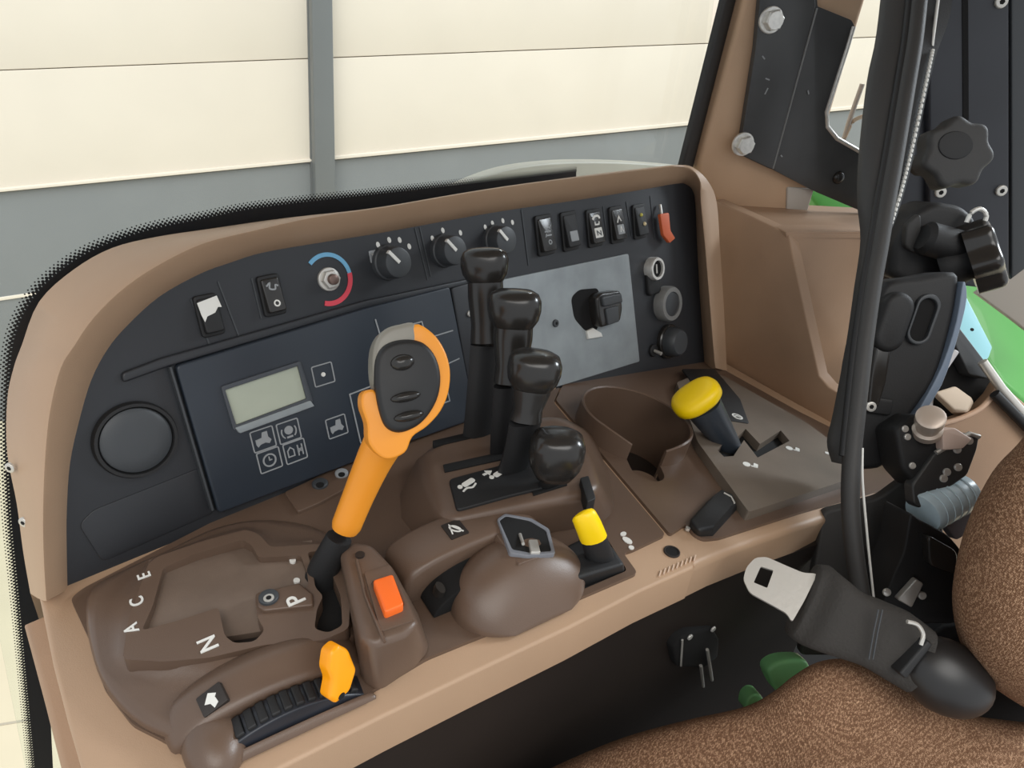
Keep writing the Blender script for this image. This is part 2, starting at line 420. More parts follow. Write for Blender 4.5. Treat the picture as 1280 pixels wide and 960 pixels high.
# hood (bezel) round the instrument panel: (panel edge, ridge, outer edge)
ST = [((85, 737), (57, 752), (38, 742)), ((84, 690), (54, 700), (29, 690)), ((84, 640), (53, 640), (21, 630)), ((88, 580), (56, 570), (9, 566)), ((100, 525), (62, 512), (9, 500)), ((115, 475), (75, 460), (17, 460)),
      ((135, 437), (92, 432), (27, 432)), ((160, 407), (118, 395), (49, 377)), ((200, 371), (158, 357), (92, 337)), ((250, 343), (206, 326), (140, 310)), ((288, 329), (255, 303), (196, 296)), ((330, 316), (310, 289), (262, 286)),
      ((400, 304), (395, 270), (360, 272)), ((480, 291), (480, 258), (470, 260)), ((570, 274.5), (570, 242.5), (565, 243.5)), ((640, 262.5), (640, 231.5), (638, 232)), ((720, 251), (720, 221), (718, 221)), ((800, 238), (800, 212), (798, 211)),
      ((846, 230), (848, 207), (850, 206)), ((858, 231), (866, 213), (869, 211)), ((866, 239), (875, 228), (886, 228)), ((869, 255), (876, 252), (896, 254)), ((871, 300), (881, 302), (900, 310)), ((874, 360), (886, 360), (904, 370)), ((880, 450), (893, 445), (908, 450)), ((881, 466), (895, 460), (909, 464))]
rings = []
for i, (a, b, c) in enumerate(ST):
    w = max(0.0, min(1.0, (i - 15) / 5)); w = w * w * (3 - 2 * w)
    dc = -.035 * (1 - w) + .026 * w
    A0 = PAN.hit(a[0], a[1], -.012); A = PAN.hit(a[0], a[1], .0); B = PAN.hit(b[0], b[1], .026); Cc = PAN.hit(c[0], c[1], dc)
    Dd = Cc - PAN.N * (.03 if w < .5 else .05) - Vec((0, 0, .05 * (1 - w)))
    # rounded ridge
    B1 = B.lerp(A, .12); B2 = B.lerp(Cc, .08) 
    rings.append([A0, A, A.lerp(B1, .5), B1, B.lerp(A, .04).lerp(Cc, .015), B2, B.lerp(Cc, .5) + PAN.N * .002 * (1 - w), Cc, Dd, A0 - PAN.N * .04])
R2 = []
for k in range(len(rings[0])): R2.append(spl([r[k] for r in rings], 4, closed=False))
bm = loft([list(x) for x in zip(*R2)])
obj('hood', bm, TAN, con, smooth=50)
# little fixings on the hood's outer side
for q in ((14, 584), (31, 652)):
    h = PAN.hit(q[0], q[1], -.02)
    screw(con, h, (-.8, -.6, .1), .0035, STL)
# screw heads and plugs on the deck beside the display
pl = obj('cover_strip', slab(TOP, rnd(px(TOP, [(355, 615), (385, 601), (425, 580), (447, 572), (462, 594), (400, 628), (372, 640)], .006), .003), .002, .0062, .001), BRN, con)
for (x, y, r, m) in ((400, 606, .0065, DKG), (427, 593, .0055, GPR)):
    s = obj('screw', slab(TOP, ell(TOP.uv(x, y, .006), r, r, 20), .005, .009, .0015), m, con)
    obj('socket', slab(TOP, ell(TOP.uv(x, y, .009), r * .5, r * .5, 12), .0085, .0093), VOID, s)
# hole and embossed maker's ridge in the tan tray
q = TOP.uv(840, 689, .001)
s = obj('fixing_hole', slab(TOP, [ell(q, .0065, .0065, 22), ell(q, .0052, .0052, 22)], -.001, .0012, .0003), BRND, con)
obj('hole_floor', slab(TOP, ell(q, .0052, .0052, 22), -.001, .0006), VOID, s)
bm = bmesh.new()
for i in range(9):
    x = 824 + i * 5.4; y = 718 - i * 2.4
    line(TOP, px(TOP, [(x, y + 3), (x + 2.2, y - 4)]), .0011, -.001, .0012, bm=bm)
obj('embossed_mark', bm, mat('embossed_tan', (205, 178, 155), .5), con)
# ================================================================== INSTRUMENT PANEL (fixed in the hood)
pnl = thing('instrument_panel', PAN.pt(.4, 0, -.02), 'black dashboard panel of switches, dials and a speaker, set inside the tan hood', 'control panel')
edge = [s[0] for s in ST]
pe = px(PAN, edge, 0.0)
cx_, cy_ = .41, .08
pe2 = [tuple(q) for q in spl(pe, 3, closed=False)]
pout = [(p[0] + (.002 if p[0] > cx_ else -.002), p[1] + (.003 if p[1] > .12 else -.0)) for p in pe2]
board = obj('panel_board', slab(PAN, pout + [(.80, -.055), (.5, -.02), (.03, -.008)][1:2], -.010, .0005), BLK, pnl)
def P2(x, y, d=0.0): return PAN.uv(x, y, d)
VD = .016
# speaker
c = P2(169, 549)
bm = lathe(PAN.pt(*c, 0), PAN.pt(*c, .006), [(0, .0265), (.5, .0265), (1, .0255), (1, .0235), (.35, .0225), (.35, .02)], 48)
spk = obj('speaker', bm, BLKM, pnl)
obj('speaker_cone', lathe(PAN.pt(*c, 0.001), PAN.pt(*c, .0065), [(0, .022), (.6, .0222), (.9, .019), (1, .012), (1.02, .0)], 48), DKG, spk)
# lower-left thin plate added in the shape of a reflection on the panel
obj('reflection_plate', slab(PAN, rnd(px(PAN, [(98, 656), (116, 637), (250, 584), (268, 640), (128, 702)]), .004), 0, .0012, .0006), BLK, pnl)
# ledge above the display, divider grooves
obj('ledge', slab(PAN, rnd(px(PAN, [(150, 466), (200, 447), (455, 375), (598, 345), (598, 353), (455, 385), (205, 459), (152, 478)]), .003), 0, .004, .0015), BLK, pnl)
bm = bmesh.new()
for a in (((238, 374), (262, 432)), ((272, 352), (298, 420)), ((314, 348), (326, 398)), ((518, 285), (534, 350)), ((524, 284), (538, 346)), ((651, 262), (660, 332)), ((812, 245), (818, 300)), ((782, 252), (789, 296)), ((753, 258), (758, 300))):
    obj('divider_rib', line(PAN, px(PAN, a), .0011, 0, .0012), DKG, pnl)
# rocker switches
def rocker(x, y, w, h, name='rocker_switch', body=BLKG, tilt=1):
    u, v = P2(x, y)
    o = obj(name, slab(PAN, rnd(rect(u, v, w, h), .003), 0, .0035, .001), BLKM, pnl)
    fr = Fr(PAN.pt(u, v, .0035), PAN.N + PAN.V * .16 * tilt, PAN.U)
    r = obj('rocker', slab(fr, rnd(rect(0, 0, w * .78, h * .82), .002), -.002, .0035, .001), body, o)
    return o, fr
# torn white label in the first slot
o, fr = rocker(260, 394, .0165, .030, 'switch_slot', BLKM)
obj('torn_label', slab(fr, [(-.007, .010), (.0075, .0125), (.0085, .004), (.006, .0045), (.003, .001), (-.003, -.0005), (-.0055, -.004), (-.0065, .001)], .0035, .0040), WHT, o)
o, fr = rocker(338, 369, .0175, .031)
obj('symbol', slab(fr, [ell((.0005, -.0065), .0026, .0026, 20), ell((.0005, -.0065), .0015, .0015, 20)], .0035, .0039), WHT, o)
bm = line(fr, [tuple(q) for q in spl([(-.004, .007), (-.001, .009), (-.002, .005), (.002, .004), (.003, .007), (.005, .006)], 4, closed=False)], .0012, .0034, .0039)
obj('symbol', bm, GPR, o)
for i, (x, y) in enumerate(((679, 294), (710, 289), (741, 285), (769, 281))):
    o, fr = rocker(x, y, .0245, .041, body=BLKG if i != 1 else BLKM)
    fr2 = fr
    if i == 0:
        bm = bmesh.new()
        for v in (.007, .003, -.001): line(fr, [(-.004, v), (.005, v)], .0014, .0034, .0039, bm=bm); line(fr, [(-.003 + v, v - .0015), (-.001 + v, v + .002)], .0011, .0034, .0039, bm=bm)
        slab(fr, [ell((.001, -.008), .0026, .0026, 16), ell((.001, -.008), .0014, .0014, 16)], .0034, .0039, bm=bm)
        obj('symbol', bm, GPR, o)
    elif i == 1:
        obj('lens', slab(fr, rnd(rect(.0005, -.006, .012, .011), .001), .003, .0042, .0004), GPR, o)
    elif i == 2:
        obj('lens', slab(fr, rnd(rect(0, -.006, .0125, .011), .001), .003, .0042, .0004), WHT, o)
        bm = line(fr, [tuple(q) for q in spl([(-.006, .009), (-.002, .012), (.004, .012), (.006, .009)], 4, closed=False)], .0025, .0034, .004); line(fr, [(-.003, .006), (-.003, .003), (.003, .003), (.004, .006)], .0016, .0034, .004, bm=bm)
        obj('symbol', bm, WHT, o)
        bm = line(fr, [(-.003, -.009), (-.003, -.004), (.003, -.009), (.003, -.004)], .0012, .0042, .0046); obj('symbol', bm, DKG, o)
    else:
        obj('lens', slab(fr, rnd(rect(0, -.006, .0115, .011), .001), .003, .0042, .0004), GPR, o)
        bm = line(fr, [(-.004, .002), (.0, .009), (.003, .003)], .0014, .0034, .004); line(fr, [(-.002, -.009), (.0, -.003), (.003, -.009)], .001, .0042, .0046, bm=bm); obj('symbol', bm, WHT, o)
o, fr = rocker(797, 277, .023, .040, 'indicator_switch', BLKM)
obj('lamp', ball(fr.pt(0, .007, .0035), (.0022, .0022, .0022)), mat('yellow_lamp', (205, 196, 90), .3), o)
obj('lamp', ball(fr.pt(.003, -.004, .0035), (.0024, .0024, .0024)), mat('pale_lamp', (225, 205, 160), .3), o)
# orange tipped pull stalk
o = obj('pull_stalk', tube([PAN.hit(825, 256, .004), PAN.hit(827, 270, .008)], .0018), STL, pnl)
obj('orange_tag', slab(Fr(PAN.pt(*P2(830, 282), .007), PAN.N, PAN.U), rnd(px(Fr(PAN.pt(*P2(830, 282), .007), PAN.N, PAN.U), [(822, 268), (833, 266), (835, 288), (841, 298), (834, 304), (826, 294)]), .002), 0, .004, .001), mat('orange_tag', (200, 92, 48), .5), o)
# temperature scale and nut
c = P2(410, 349)
def arcp(c, r, a0, a1, n=24): return [(c[0] + r * math.cos(math.radians(a0 + (a1 - a0) * k / n)), c[1] + r * math.sin(math.radians(a0 + (a1 - a0) * k / n))) for k in range(n + 1)]
obj('cold_scale', line(PAN, arcp(c, .0195, 132, 5), .0034, 0, .0012), BLU, pnl)
obj('hot_scale', line(PAN, arcp(c, .0195, 5, -112), .0040, 0, .0012), RED, pnl)
nt_ = obj('spindle_nut', slab(PAN, ell(c, .0095, .0095, 28), 0, .003, .0008), STL, pnl)
bm = slab(PAN, ell(c, .0078, .0078, 6), .003, .0075, .001); obj('hex', bm, STL, nt_)
bm = lathe(PAN.pt(*c, .007), PAN.pt(*c, .011), [(0, .0045), (.9, .0042), (1, .0036)], 18); obj('spindle', bm, mat('bronze_spindle', (120, 100, 92), .4, metal=.7), nt_)
# rotary dials
def dial(x, y, r, marks, ang=130, dep=.019):
    u, v = P2(x, y, dep)
    o = obj('rotary_dial', lathe(PAN.pt(u, v, 0), PAN.pt(u, v, dep), [(0, r * 1.12), (.25, r * 1.08), (.3, r), (.85, r * .95), (.97, r * .9), (1, r * .8), (1, 0.0001)], 36), DKG, pnl)
    a = math.radians(ang); d = (math.cos(a), math.sin(a))
    obj('pointer', line(PAN, [(u, v), (u + d[0] * r * .98, v + d[1] * r * .98)], .0028, dep - .002, dep + .0012), WHT, o)
    bm = bmesh.new()
    for k in marks:
        q = P2(*k)
        if len(k) == 2: slab(PAN, ell(q, .0018, .0026, 12, .2), 0, .0008, bm=bm)
    obj('scale_marks', bm, WHT, o)
    return o
dial(499, 328, .0138, ((464, 320), (472, 306), (486, 300), (499, 300), (511, 308)))
dial(570, 313, .0138, ((540, 298), (553, 288), (575, 291)))
dial(634, 300, .0138, ((606, 284), (615, 279), (628, 276), (640, 278)))
bm = slab(PAN, rnd(px(PAN, [(460, 314), (470, 312), (473, 327), (463, 329)]), .001), 0, .0008); obj('scale_symbol', bm, GPR, pnl)

# ------------------------------------------------------------------ display unit
DSP = Fr(PAN.pt(0, 0, .004), PAN.N, PAN.U)
dsp = thing('display_unit', PAN.pt(.25, .004, 0), 'dark blue-black monitor unit with small grey-green screen and boxed key symbols', 'display')
hs = px(PAN, [(218, 457), (455, 385), (560, 358), (588, 500), (590, 524), (480, 562), (272, 641)], .004)
obj('housing', slab(PAN, rnd(hs, .004), .001, .007, .0015), BLK2, dsp)
def D(x, y): return PAN.uv(x, y, .0072)
obj('edge_rib', line(PAN, [PAN.uv(*q, .006) for q in ((213, 459), (266, 638))], .0015, .001, .0065), DKG, dsp)
obj('end_strip', slab(PAN, rnd([PAN.uv(*q, .006) for q in ((564, 360), (588, 353), (598, 372), (608, 440), (600, 516), (593, 520))], .003), .001, .006, .0015), BLK, dsp)
screw(dsp, PAN.hit(587, 392, .0062), PAN.N, .0032, STL)
fr = Fr(PAN.pt(0, 0, .0070), PAN.N, PAN.U)
sc_ = obj('screen_frame', slab(PAN, [rnd([D(*q) for q in ((275, 483), (374, 451), (390, 502), (291, 538))], .002), rnd([D(*q) for q in ((280, 487), (371, 457), (382, 498), (294, 531))], .001)], .0065, .0095, .0006), mat('screen_frame_plastic', (70, 74, 80), .4), dsp)
obj('screen', slab(PAN, [D(*q) for q in ((279, 486), (372, 456), (383, 499), (293, 532))], .0066, .0074), LCD, sc_)
obj('sill', slab(PAN, rnd([D(*q) for q in ((292, 534), (386, 500), (391, 507), (298, 541))], .001), .0070, .0105, .001), GREY, sc_)
ks = px(PAN, [], 0)
KW = .0175
def keybox(x, y, w=KW, h=.0165):
    u, v = D(x, y); p = rect(u, v, w, h)
    o = obj('key_outline', line(PAN, rnd(p, .0012, 3), .0009, .0068, .0077, closed=True), GPR, dsp)
    return o, u, v
def blob(o, pts, u, v, m=GPR): obj('symbol', slab(PAN, [(u + a, v + b) for a, b in pts], .0068, .0077), m, o)
tractor = [(-.006, -.003), (-.006, .001), (-.001, .0015), (0, .0055), (.004, .0055), (.004, .001), (.006, -.002), (.004, -.0045), (.001, -.003), (-.003, -.0035), (-.005, -.005)]
o, u, v = keybox(329, 549); blob(o, tractor, u, v)
o, u, v = keybox(361, 539); blob(o, ell((0, .001), .0035, .0035, 16), u, v); obj('symbol', line(PAN, [(u + a, v + b) for a, b in arcp((0, 0), .006, 150, 230, 6)], .001, .0068, .0077), GPR, o); obj('symbol', line(PAN, [(u + a, v + b) for a, b in arcp((0, 0), .006, 30, -50, 6)], .001, .0068, .0077), GPR, o); blob(o, rect(0, -.0045, .005, .0015), u, v)
o, u, v = keybox(337, 575)
obj('symbol', line(PAN, [(u + a, v + b) for a, b in ell((0, 0), .0048, .0048, 20)], .0012, .0068, .0077, closed=True), GPR, o); obj('symbol', line(PAN, [(u, v + .003), (u, v), (u + .002, v)], .0009, .0068, .0077), GPR, o)
o, u, v = keybox(369, 564)
bm = line(PAN, [(u + a, v + b) for a, b in ((-.006, -.003), (-.006, .002), (-.0035, .0045), (-.001, .002), (-.001, -.003))], .0009, .0068, .0077, closed=True)
for a in (.0025, .006): line(PAN, [(u + a, v - .0045), (u + a, v + .0045)], .001, .0068, .0077, bm=bm)
line(PAN, [(u + .0025, v - .002), (u + .006, v + .002)], .0009, .0068, .0077, bm=bm); line(PAN, [(u + .0025, v + .002), (u + .006, v - .002)], .0009, .0068, .0077, bm=bm)
obj('symbol', bm, GPR, o)
o, u, v = keybox(404, 468); blob(o, ell((0, 0), .0018, .0018, 14), u, v, WHT)
o, u, v = keybox(421, 533); blob(o, tractor, u, v)
bm = bmesh.new()
for a in (((451, 554), (437, 493), (468, 481)), ((469, 399), (475, 419)), ((509, 407), (527, 402), (531, 415)), ((540, 421), (566, 413)), ((561, 454), (574, 448)), ((546, 507), (562, 501), (559, 488))):
    obj('printed_line', line(PAN, [D(*q) for q in a], .0011, .0068, .0077), GPR, dsp)

# ------------------------------------------------------------------ worn grey cover with a latch
cov = thing('fuse_cover', PAN.pt(.53, .0, 0), 'scuffed grey square cover plate with a black latch, on the right of the dashboard', 'cover')
cp = [PAN.uv(*q, .003) for q in ((612, 353), (786, 317), (800, 452), (706, 481), (598, 512))]
obj('plate', slab(PAN, rnd(cp, .003), .0005, .003, .001), GREY, cov)
h = obj('dark_patch', slab(PAN, rnd([PAN.uv(*q, .0035) for q in ((714, 372), (724, 362), (748, 360), (752, 392), (746, 414), (732, 414), (718, 398))], .006), .003, .0034), VOID, cov)  # flat near-black patch on the plate, left of the latch
la = obj('latch', slab(PAN, rnd([PAN.uv(*q, .016) for q in ((746, 372), (752, 366), (776, 363), (779, 385), (776, 402), (752, 410), (748, 395))], .004), .003, .016, .003), BLKG, cov)
obj('grip_bar', slab(PAN, rnd([PAN.uv(*q, .018) for q in ((752, 371), (776, 366), (778, 378), (754, 384))], .003), .014, .0195, .002), DKG, la)
obj('tab', slab(PAN, rnd([PAN.uv(*q, .018) for q in ((757, 386), (773, 382), (774, 402), (760, 406))], .002), .014, .0185, .001), DKG, la)
obj('catch', slab(PAN, [PAN.uv(*q, .006) for q in ((734, 414), (742, 410), (752, 416), (754, 421), (736, 424))], .003, .006, .001), WHT, cov)
screw(cov, PAN.hit(694, 404, .003), PAN.N, .0042, DKG)
# ------------------------------------------------------------------ sockets and rings at the right
def ringpart(name, x, y, ro, ri, d, m, par):
    u, v = PAN.uv(x, y, d)
    return obj(name, lathe(PAN.pt(u, v, 0), PAN.pt(u, v, d), [(0, ro), (.8, ro), (1, ro * .93), (1, ri), (.2, ri * .95)], 32), m, par)
ig = thing('ignition_switch', PAN.pt(*P2(822, 345), 0), 'small ignition barrel with bright steel ring, below the orange tagged stalk', 'switch')
ringpart('barrel', 823, 336, .0142, .0102, .012, CHR, ig)
u, v = PAN.uv(823, 336, .012); obj('keyhole', slab(PAN, ell((u, v), .0104, .0104, 24), .002, .009), VOID, ig)
obj('key_slot', slab(PAN, rect(u, v, .0022, .011), .009, .0098), STL, ig)
obj('skirt_block', slab(PAN, rnd(rect(u, v - .012, .026, .040), .006), .0005, .006, .003), BLKM, ig)
lt = thing('power_socket', PAN.pt(*P2(840, 382), 0), 'round power socket with wide grey rim and cap, under the ignition ring', 'socket')
ringpart('rim', 841, 380, .0225, .0155, .014, mat('grey_rim', (128, 128, 126), .35, var=.1, vscale=120), lt)
u, v = PAN.uv(841, 380, .014); obj('cap', lathe(PAN.pt(u, v, .001), PAN.pt(u, v, .014), [(0, .0150), (.9, .0150), (1, .0125), (1, .0001)], 28), DKG, lt)
kn = thing('round_knob', PAN.pt(*P2(850, 428), 0), 'black round knob at the lower right corner of the dashboard', 'knob')
u, v = PAN.uv(848, 428, .018)
obj('knob_body', lathe(PAN.pt(u, v, 0), PAN.pt(u, v, .022), [(0, .0195), (.6, .0190), (.9, .0175), (1, .015), (1, .0001)], 28), DKG, kn)
obj('knob_collar', lathe(PAN.pt(u, v, 0), PAN.pt(u, v, .007), [(0, .0225), (.8, .0225), (1, .021), (1, .0185)], 28), BLKG, kn)
tg = thing('toggle_switch', PAN.pt(*P2(815, 438), 0), 'little black toggle with steel tip beside the black round knob', 'switch')
u, v = P2(815, 438)
obj('toggle_base', slab(PAN, ell((u, v), .008, .008, 20), .0005, .004, .001), BLKM, tg)
obj('toggle_tip', tube([PAN.pt(u, v, .003), PAN.pt(u, v - .003, .014)], [.002, .0024]), STL, tg)
# ------------------------------------------------------------------ cup holder (moulded into the rear deck)
def wallring(r0, r1, d0, d1, gap, n=44):
    rings = []
    for k in range(n + 1):
        a = NA + gap + (2 * math.pi - 2 * gap) * k / n; c_, s_ = math.cos(a), math.sin(a)
        t = k / n; e = min(1, min(t, 1 - t) * 9); top = d1 - (1 - e) ** 2 * .006
        rm = (r0 + r1) / 2
        rings.append([rw.pt(CUPC[0] + r * c_, CUPC[1] + r * s_, d) for r, d in ((r0, d0), (r0, top - .001), (rm, top), (r1, top - .001), (r1 + .001, d0))])
    return loft(rings)
ch = obj('cup_holder', wallring(CUPR - .003, CUPR, -.055, CUPD, NH), BRN, con)
obj('cup_floor', slab(rw, cuploop(CUPR - .0015, NR, CUPX), -.058, -.054), VOID, ch)
nc_ = (CUPC[0] + (CUPR + CUPX) * math.cos(NA), CUPC[1] + (CUPR + CUPX) * math.sin(NA))
_q = [p for p in ell(nc_, NR - .0006, NR - .0006, 40) if math.hypot(p[0] - CUPC[0], p[1] - CUPC[1]) > CUPR - .030]
_q.sort(key=lambda p: math.atan2(p[1] - nc_[1], p[0] - nc_[0]) if False else ((math.atan2(p[1] - nc_[1], p[0] - nc_[0]) - NA + math.pi) % (2 * math.pi)))
obj('notch_floor', slab(rw, _q, -.055, -.008), BRN, ch)
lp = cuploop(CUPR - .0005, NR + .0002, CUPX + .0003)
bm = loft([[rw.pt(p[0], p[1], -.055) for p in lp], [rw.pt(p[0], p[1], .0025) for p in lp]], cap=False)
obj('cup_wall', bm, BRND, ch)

# ------------------------------------------------------------------ shape helper: body between two outlines
def hull2(top, zt, bot, zb, bev=.004, fr=TOP, seg=4, mid=None, smooth=0):
    rings = [[fr.hit(x, y, zb) for x, y in bot]]
    if mid: rings.append([fr.hit(x, y, mid[1]) for x, y in mid[0]])
    rings.append([fr.hit(x, y, zt) for x, y in top])
    if smooth: rings = [[Vec(q) for q in spl(r, smooth)] for r in rings]
    bm = loft(rings); bmesh.ops.recalc_face_normals(bm, faces=bm.faces[:])
    if bev:
        es = [e for e in bm.edges if len(e.link_faces) == 2 and e.calc_face_angle(0) > .5 and (e.verts[0].co - e.verts[1].co).length > .0004 and max(v.co.z for v in e.verts) > zb + .004]
        bmesh.ops.bevel(bm, geom=es, offset=bev, segments=seg, profile=.5, affect='EDGES', clamp_overlap=True)
    return bm
LD = (T(800, 739) - T(480, 895)).normalized()              # along the lip
PD = Vec((-LD.y, LD.x, 0)); PD = PD if PD.y > 0 else -PD   # away from the seat
ZU = Vec((0, 0, 1))
def arcblock(C, s0, s1, r0, r1, a0, a1, hs=1.0, n=24, taper=1.0, bm=None, bev=.003, p=1.0):
    """Part of a ring standing on the deck, its axis pointing away from the seat."""
    t = bmesh.new(); lo, hi = [], []
    def pt(r, a, s): return C + LD * (r * math.cos(a)) + ZU * (r * hs * math.copysign(abs(math.sin(a)) ** p, math.sin(a))) + PD * s
    for s, k in ((s0, taper), (s1, 1.0)):
        ring = [pt(r1 * k, a0 + (a1 - a0) * i / n, s) for i in range(n + 1)]
        ring += [pt(r0 * k, a1 + (a0 - a1) * i / n, s) for i in range(n + 1)] if r0 > 1e-5 else [C + PD * s]
        (lo if s == s0 else hi).extend(ring)
    loft([lo, hi], bm=t); bmesh.ops.recalc_face_normals(t, faces=t.faces[:])
    if bev:
        es = [e for e in t.edges if len(e.link_faces) == 2 and e.calc_face_angle(0) > .9]
        bmesh.ops.bevel(t, geom=es, offset=bev, segments=3, profile=.5, affect='EDGES', clamp_overlap=True)
    return merge(bm, t)

# ================================================================== LEFT LEVER MODULE (A C E / N / P gate)
gm = thing('lever_gate', T(280, 790, .003), 'brown moulded lever gate lettered A, C, E, N and P at the console end', 'gear gate')
out = [(112, 805), (107, 762), (116, 734), (160, 710), (210, 688), (270, 660), (330, 650), (395, 660), (425, 690), (442, 760), (446, 800), (420, 845), (340, 885), (255, 935), (205, 922), (165, 900), (130, 858)]
cen = (285, 780)
def inset(pts, k): return [(cen[0] + (x - cen[0]) * k, cen[1] + (y - cen[1]) * k) for x, y in pts]
oc = [(153, 824), (161, 772), (186, 704), (196, 696), (255, 676), (308, 662), (324, 668), (338, 684), (400, 680), (425, 694), (438, 740), (436, 786), (405, 800), (330, 806), (262, 822), (205, 827)]
def polar(pts, n=72):
    P = [Vec(p) for p in pts]; o = Vec(cen); res = []
    for k in range(n):
        d = Vec((math.cos(2 * math.pi * k / n), math.sin(2 * math.pi * k / n))); best = None
        for i in range(len(P)):
            p, q = P[i] - o, P[(i + 1) % len(P)] - o; den = d.x * (q - p).y - d.y * (q - p).x
            if abs(den) < 1e-9: continue
            t = (p.x * (q - p).y - p.y * (q - p).x) / den; u = (p.x * d.y - p.y * d.x) / den
            if t > 0 and -1e-6 <= u <= 1 + 1e-6 and (best is None or t > best): best = t
        res.append(o + d * best)
    return res
po_, pi_ = polar(spl(out, 5)), polar(oc)
rings = []
for k, z in ((0, .003), (.02, .0075), (.10, .0115), (.24, .0125), (.5, .0125), (.8, .0165), (1.0, .0215), (1.06, .0215)):
    rings.append([T(*(p.lerp(q, k)), z) for p, q in zip(po_, pi_)])
obj('moulded_base', loft(rings, cap=False), BRN, gm, smooth=70)
obj('gate_floor', slab(TOP, px(TOP, inset(oc, .97), .0105), .006, .0095), BRND, gm)
g1 = [(177, 788), (191, 757), (204, 710), (245, 692), (303, 674), (315, 682), (323, 697), (376, 694), (384, 716), (386, 733), (372, 736), (320, 741), (319, 752), (322, 772), (331, 788), (318, 802), (293, 804), (281, 795), (273, 759), (225, 775)]
g2 = [(384, 690), (404, 688), (414, 715), (426, 745), (428, 782), (410, 791), (393, 786), (396, 762), (404, 745), (394, 734), (391, 714)]
ZT = .024
obj('gate_plate', slab(TOP, [rnd(px(TOP, oc, ZT), .004), rnd(px(TOP, g1, ZT), .003), rnd(px(TOP, g2, ZT), .003)], .0095, ZT), BRN, gm, smooth=35)
obj('slot_floor', slab(TOP, px(TOP, [(372, 678), (412, 676), (436, 740), (438, 796), (390, 796)], .013), .0112, .0125), VOID, gm)
# curved drum that moves inside the gate
d0_, d1_ = T(176, 745, .016), T(392, 716, .016)
ax_ = (d1_ - d0_); sd = Vec((-ax_.y, ax_.x, 0)).normalized(); rings = []
for k in range(13):
    a = math.radians(78.5 + 26.5 * k / 12); rr = .158
    off = sd * (rr * math.cos(a)) + ZU * (rr * math.sin(a) - rr + .0035)
    rings.append([d0_ + off, d1_ + off, d1_ + off - ZU * .01, d0_ + off - ZU * .01])
drum_bm = loft(rings)
obj('drum', drum_bm, mat('drum_plastic', (112, 96, 84), .36, grain=.1, var=.08, vscale=60), gm, smooth=60)
pb = obj('lever_block', hull2([(320, 741), (374, 728), (391, 742), (392, 756), (330, 763), (322, 758)], .027, [(321, 752), (376, 741), (394, 754), (394, 772), (331, 782), (323, 776)], .012, .0015), BRN, gm, smooth=35)
s = obj('screw', slab(TOP, ell(TOP.uv(336, 748, .027), .006, .006, 22), .027, .0292, .0006), DKG, pb)
obj('socket', slab(TOP, ell(TOP.uv(336, 748, .029), .0032, .0032, 16), .0292, .0296), STL, s); obj('socket_hole', slab(TOP, ell(TOP.uv(336, 748, .029), .0016, .0016, 12), .0296, .0299), VOID, s)
for ch_, x, y, z, sz in (('E', 181, 720, ZT, .0105), ('C', 172, 752, ZT, .0105), ('A', 165, 786, ZT, .0105), ('N', 261, 805, ZT, .0140), ('P', 371, 750, .027, .0155)):
    u, v = TOP.uv(x, y, z); obj('letter', letter(TOP, ch_, u, v, sz, math.radians(84), z + .0004), WHT, gm, smooth=0)
for x, y in ((366, 702), (371, 727)):
    u, v = TOP.uv(x, y, .0195); obj('dot', slab(TOP, ell((u, v), .0020, .0024, 16), .014, .0208), WHT, gm)

# ================================================================== POD WITH ORANGE ROCKER
po = thing('switch_pod', T(485, 790, .003), 'narrow raised dark brown pod carrying an orange rocker, behind the orange lever foot', 'switch')
ptop = [(424, 690), (440, 676), (464, 680), (488, 706), (508, 745), (524, 779), (506, 793), (468, 805), (450, 800), (434, 735)]
pbot = [(427, 722), (438, 704), (474, 704), (503, 730), (523, 768), (537, 812), (518, 834), (474, 864), (452, 850), (438, 775)]
obj('pod_body', hull2(ptop, .044, pbot, .004, .005), BRN, po, smooth=50)
u, v = TOP.uv(484, 741, .046)
q0, q1, q2, q3 = [Vec(TOP.uv(*q, .05)) for q in ((466, 727), (491, 719), (505, 757), (481, 767))]
obj('rocker_frame', slab(TOP, [rnd(px(TOP, [(455, 716), (487, 706), (519, 775), (476, 790)], .045), .002), rnd(px(TOP, [(463, 728), (490, 719), (506, 758), (480, 769)], .045), .002)], .0435, .0456, .0005), BRN, po)
o = obj('orange_rocker', slab(TOP, rnd([tuple(q) for q in (q0, q1, q2, q3)], .002), .0435, .0515, .0012), ORG2, po)
obj('trim_rib', tube([TOP.hit(*q, .0455) for q in ((446, 700), (457, 745), (481, 803))], .0009), BRN, po)
for x, y in ((450, 693),):
    obj('screw', slab(TOP, ell(TOP.uv(x, y, .045), .003, .003, 14), .0435, .0452), BRND, po)

# ================================================================== THUMBWHEEL HOUSING
WT = T(357, 876, .018); WR = .070
WC = Vec((WT.x, WT.y, .018 - WR))
W0 = Vec((WC.x, WC.y, .003))
hs = thing('thumbwheel', W0, 'ribbed black thumbwheel in a rounded brown housing at the front left of the console', 'thumbwheel')
rings = []
NN = 28
def hump(s_, r_, h_, sh, p=1.0):
    return [W0 + LD * (r_ * math.cos(math.pi * i / NN) + sh) + ZU * (h_ * (math.sin(math.pi * i / NN) ** p if 0 < i < NN else 0)) + PD * s_ for i in range(NN + 1)]
HR = [(.047, .016, .005, -.004), (.043, .034, .013, -.004), (.037, .047, .0195, -.004), (.031, .053, .0235, -.004), (.025, .055, .0245, -.004), (.017, .055, .0225, -.004), (.0078, .052, .0190, -.004), (.0074, .044, .013, -.002)]
R2 = [spl([Vec(p) for p in col_], 3, closed=False) for col_ in zip(*[hump(*q) for q in HR])]
obj('housing', loft([list(x) for x in zip(*R2)]), BRN, hs, smooth=70)
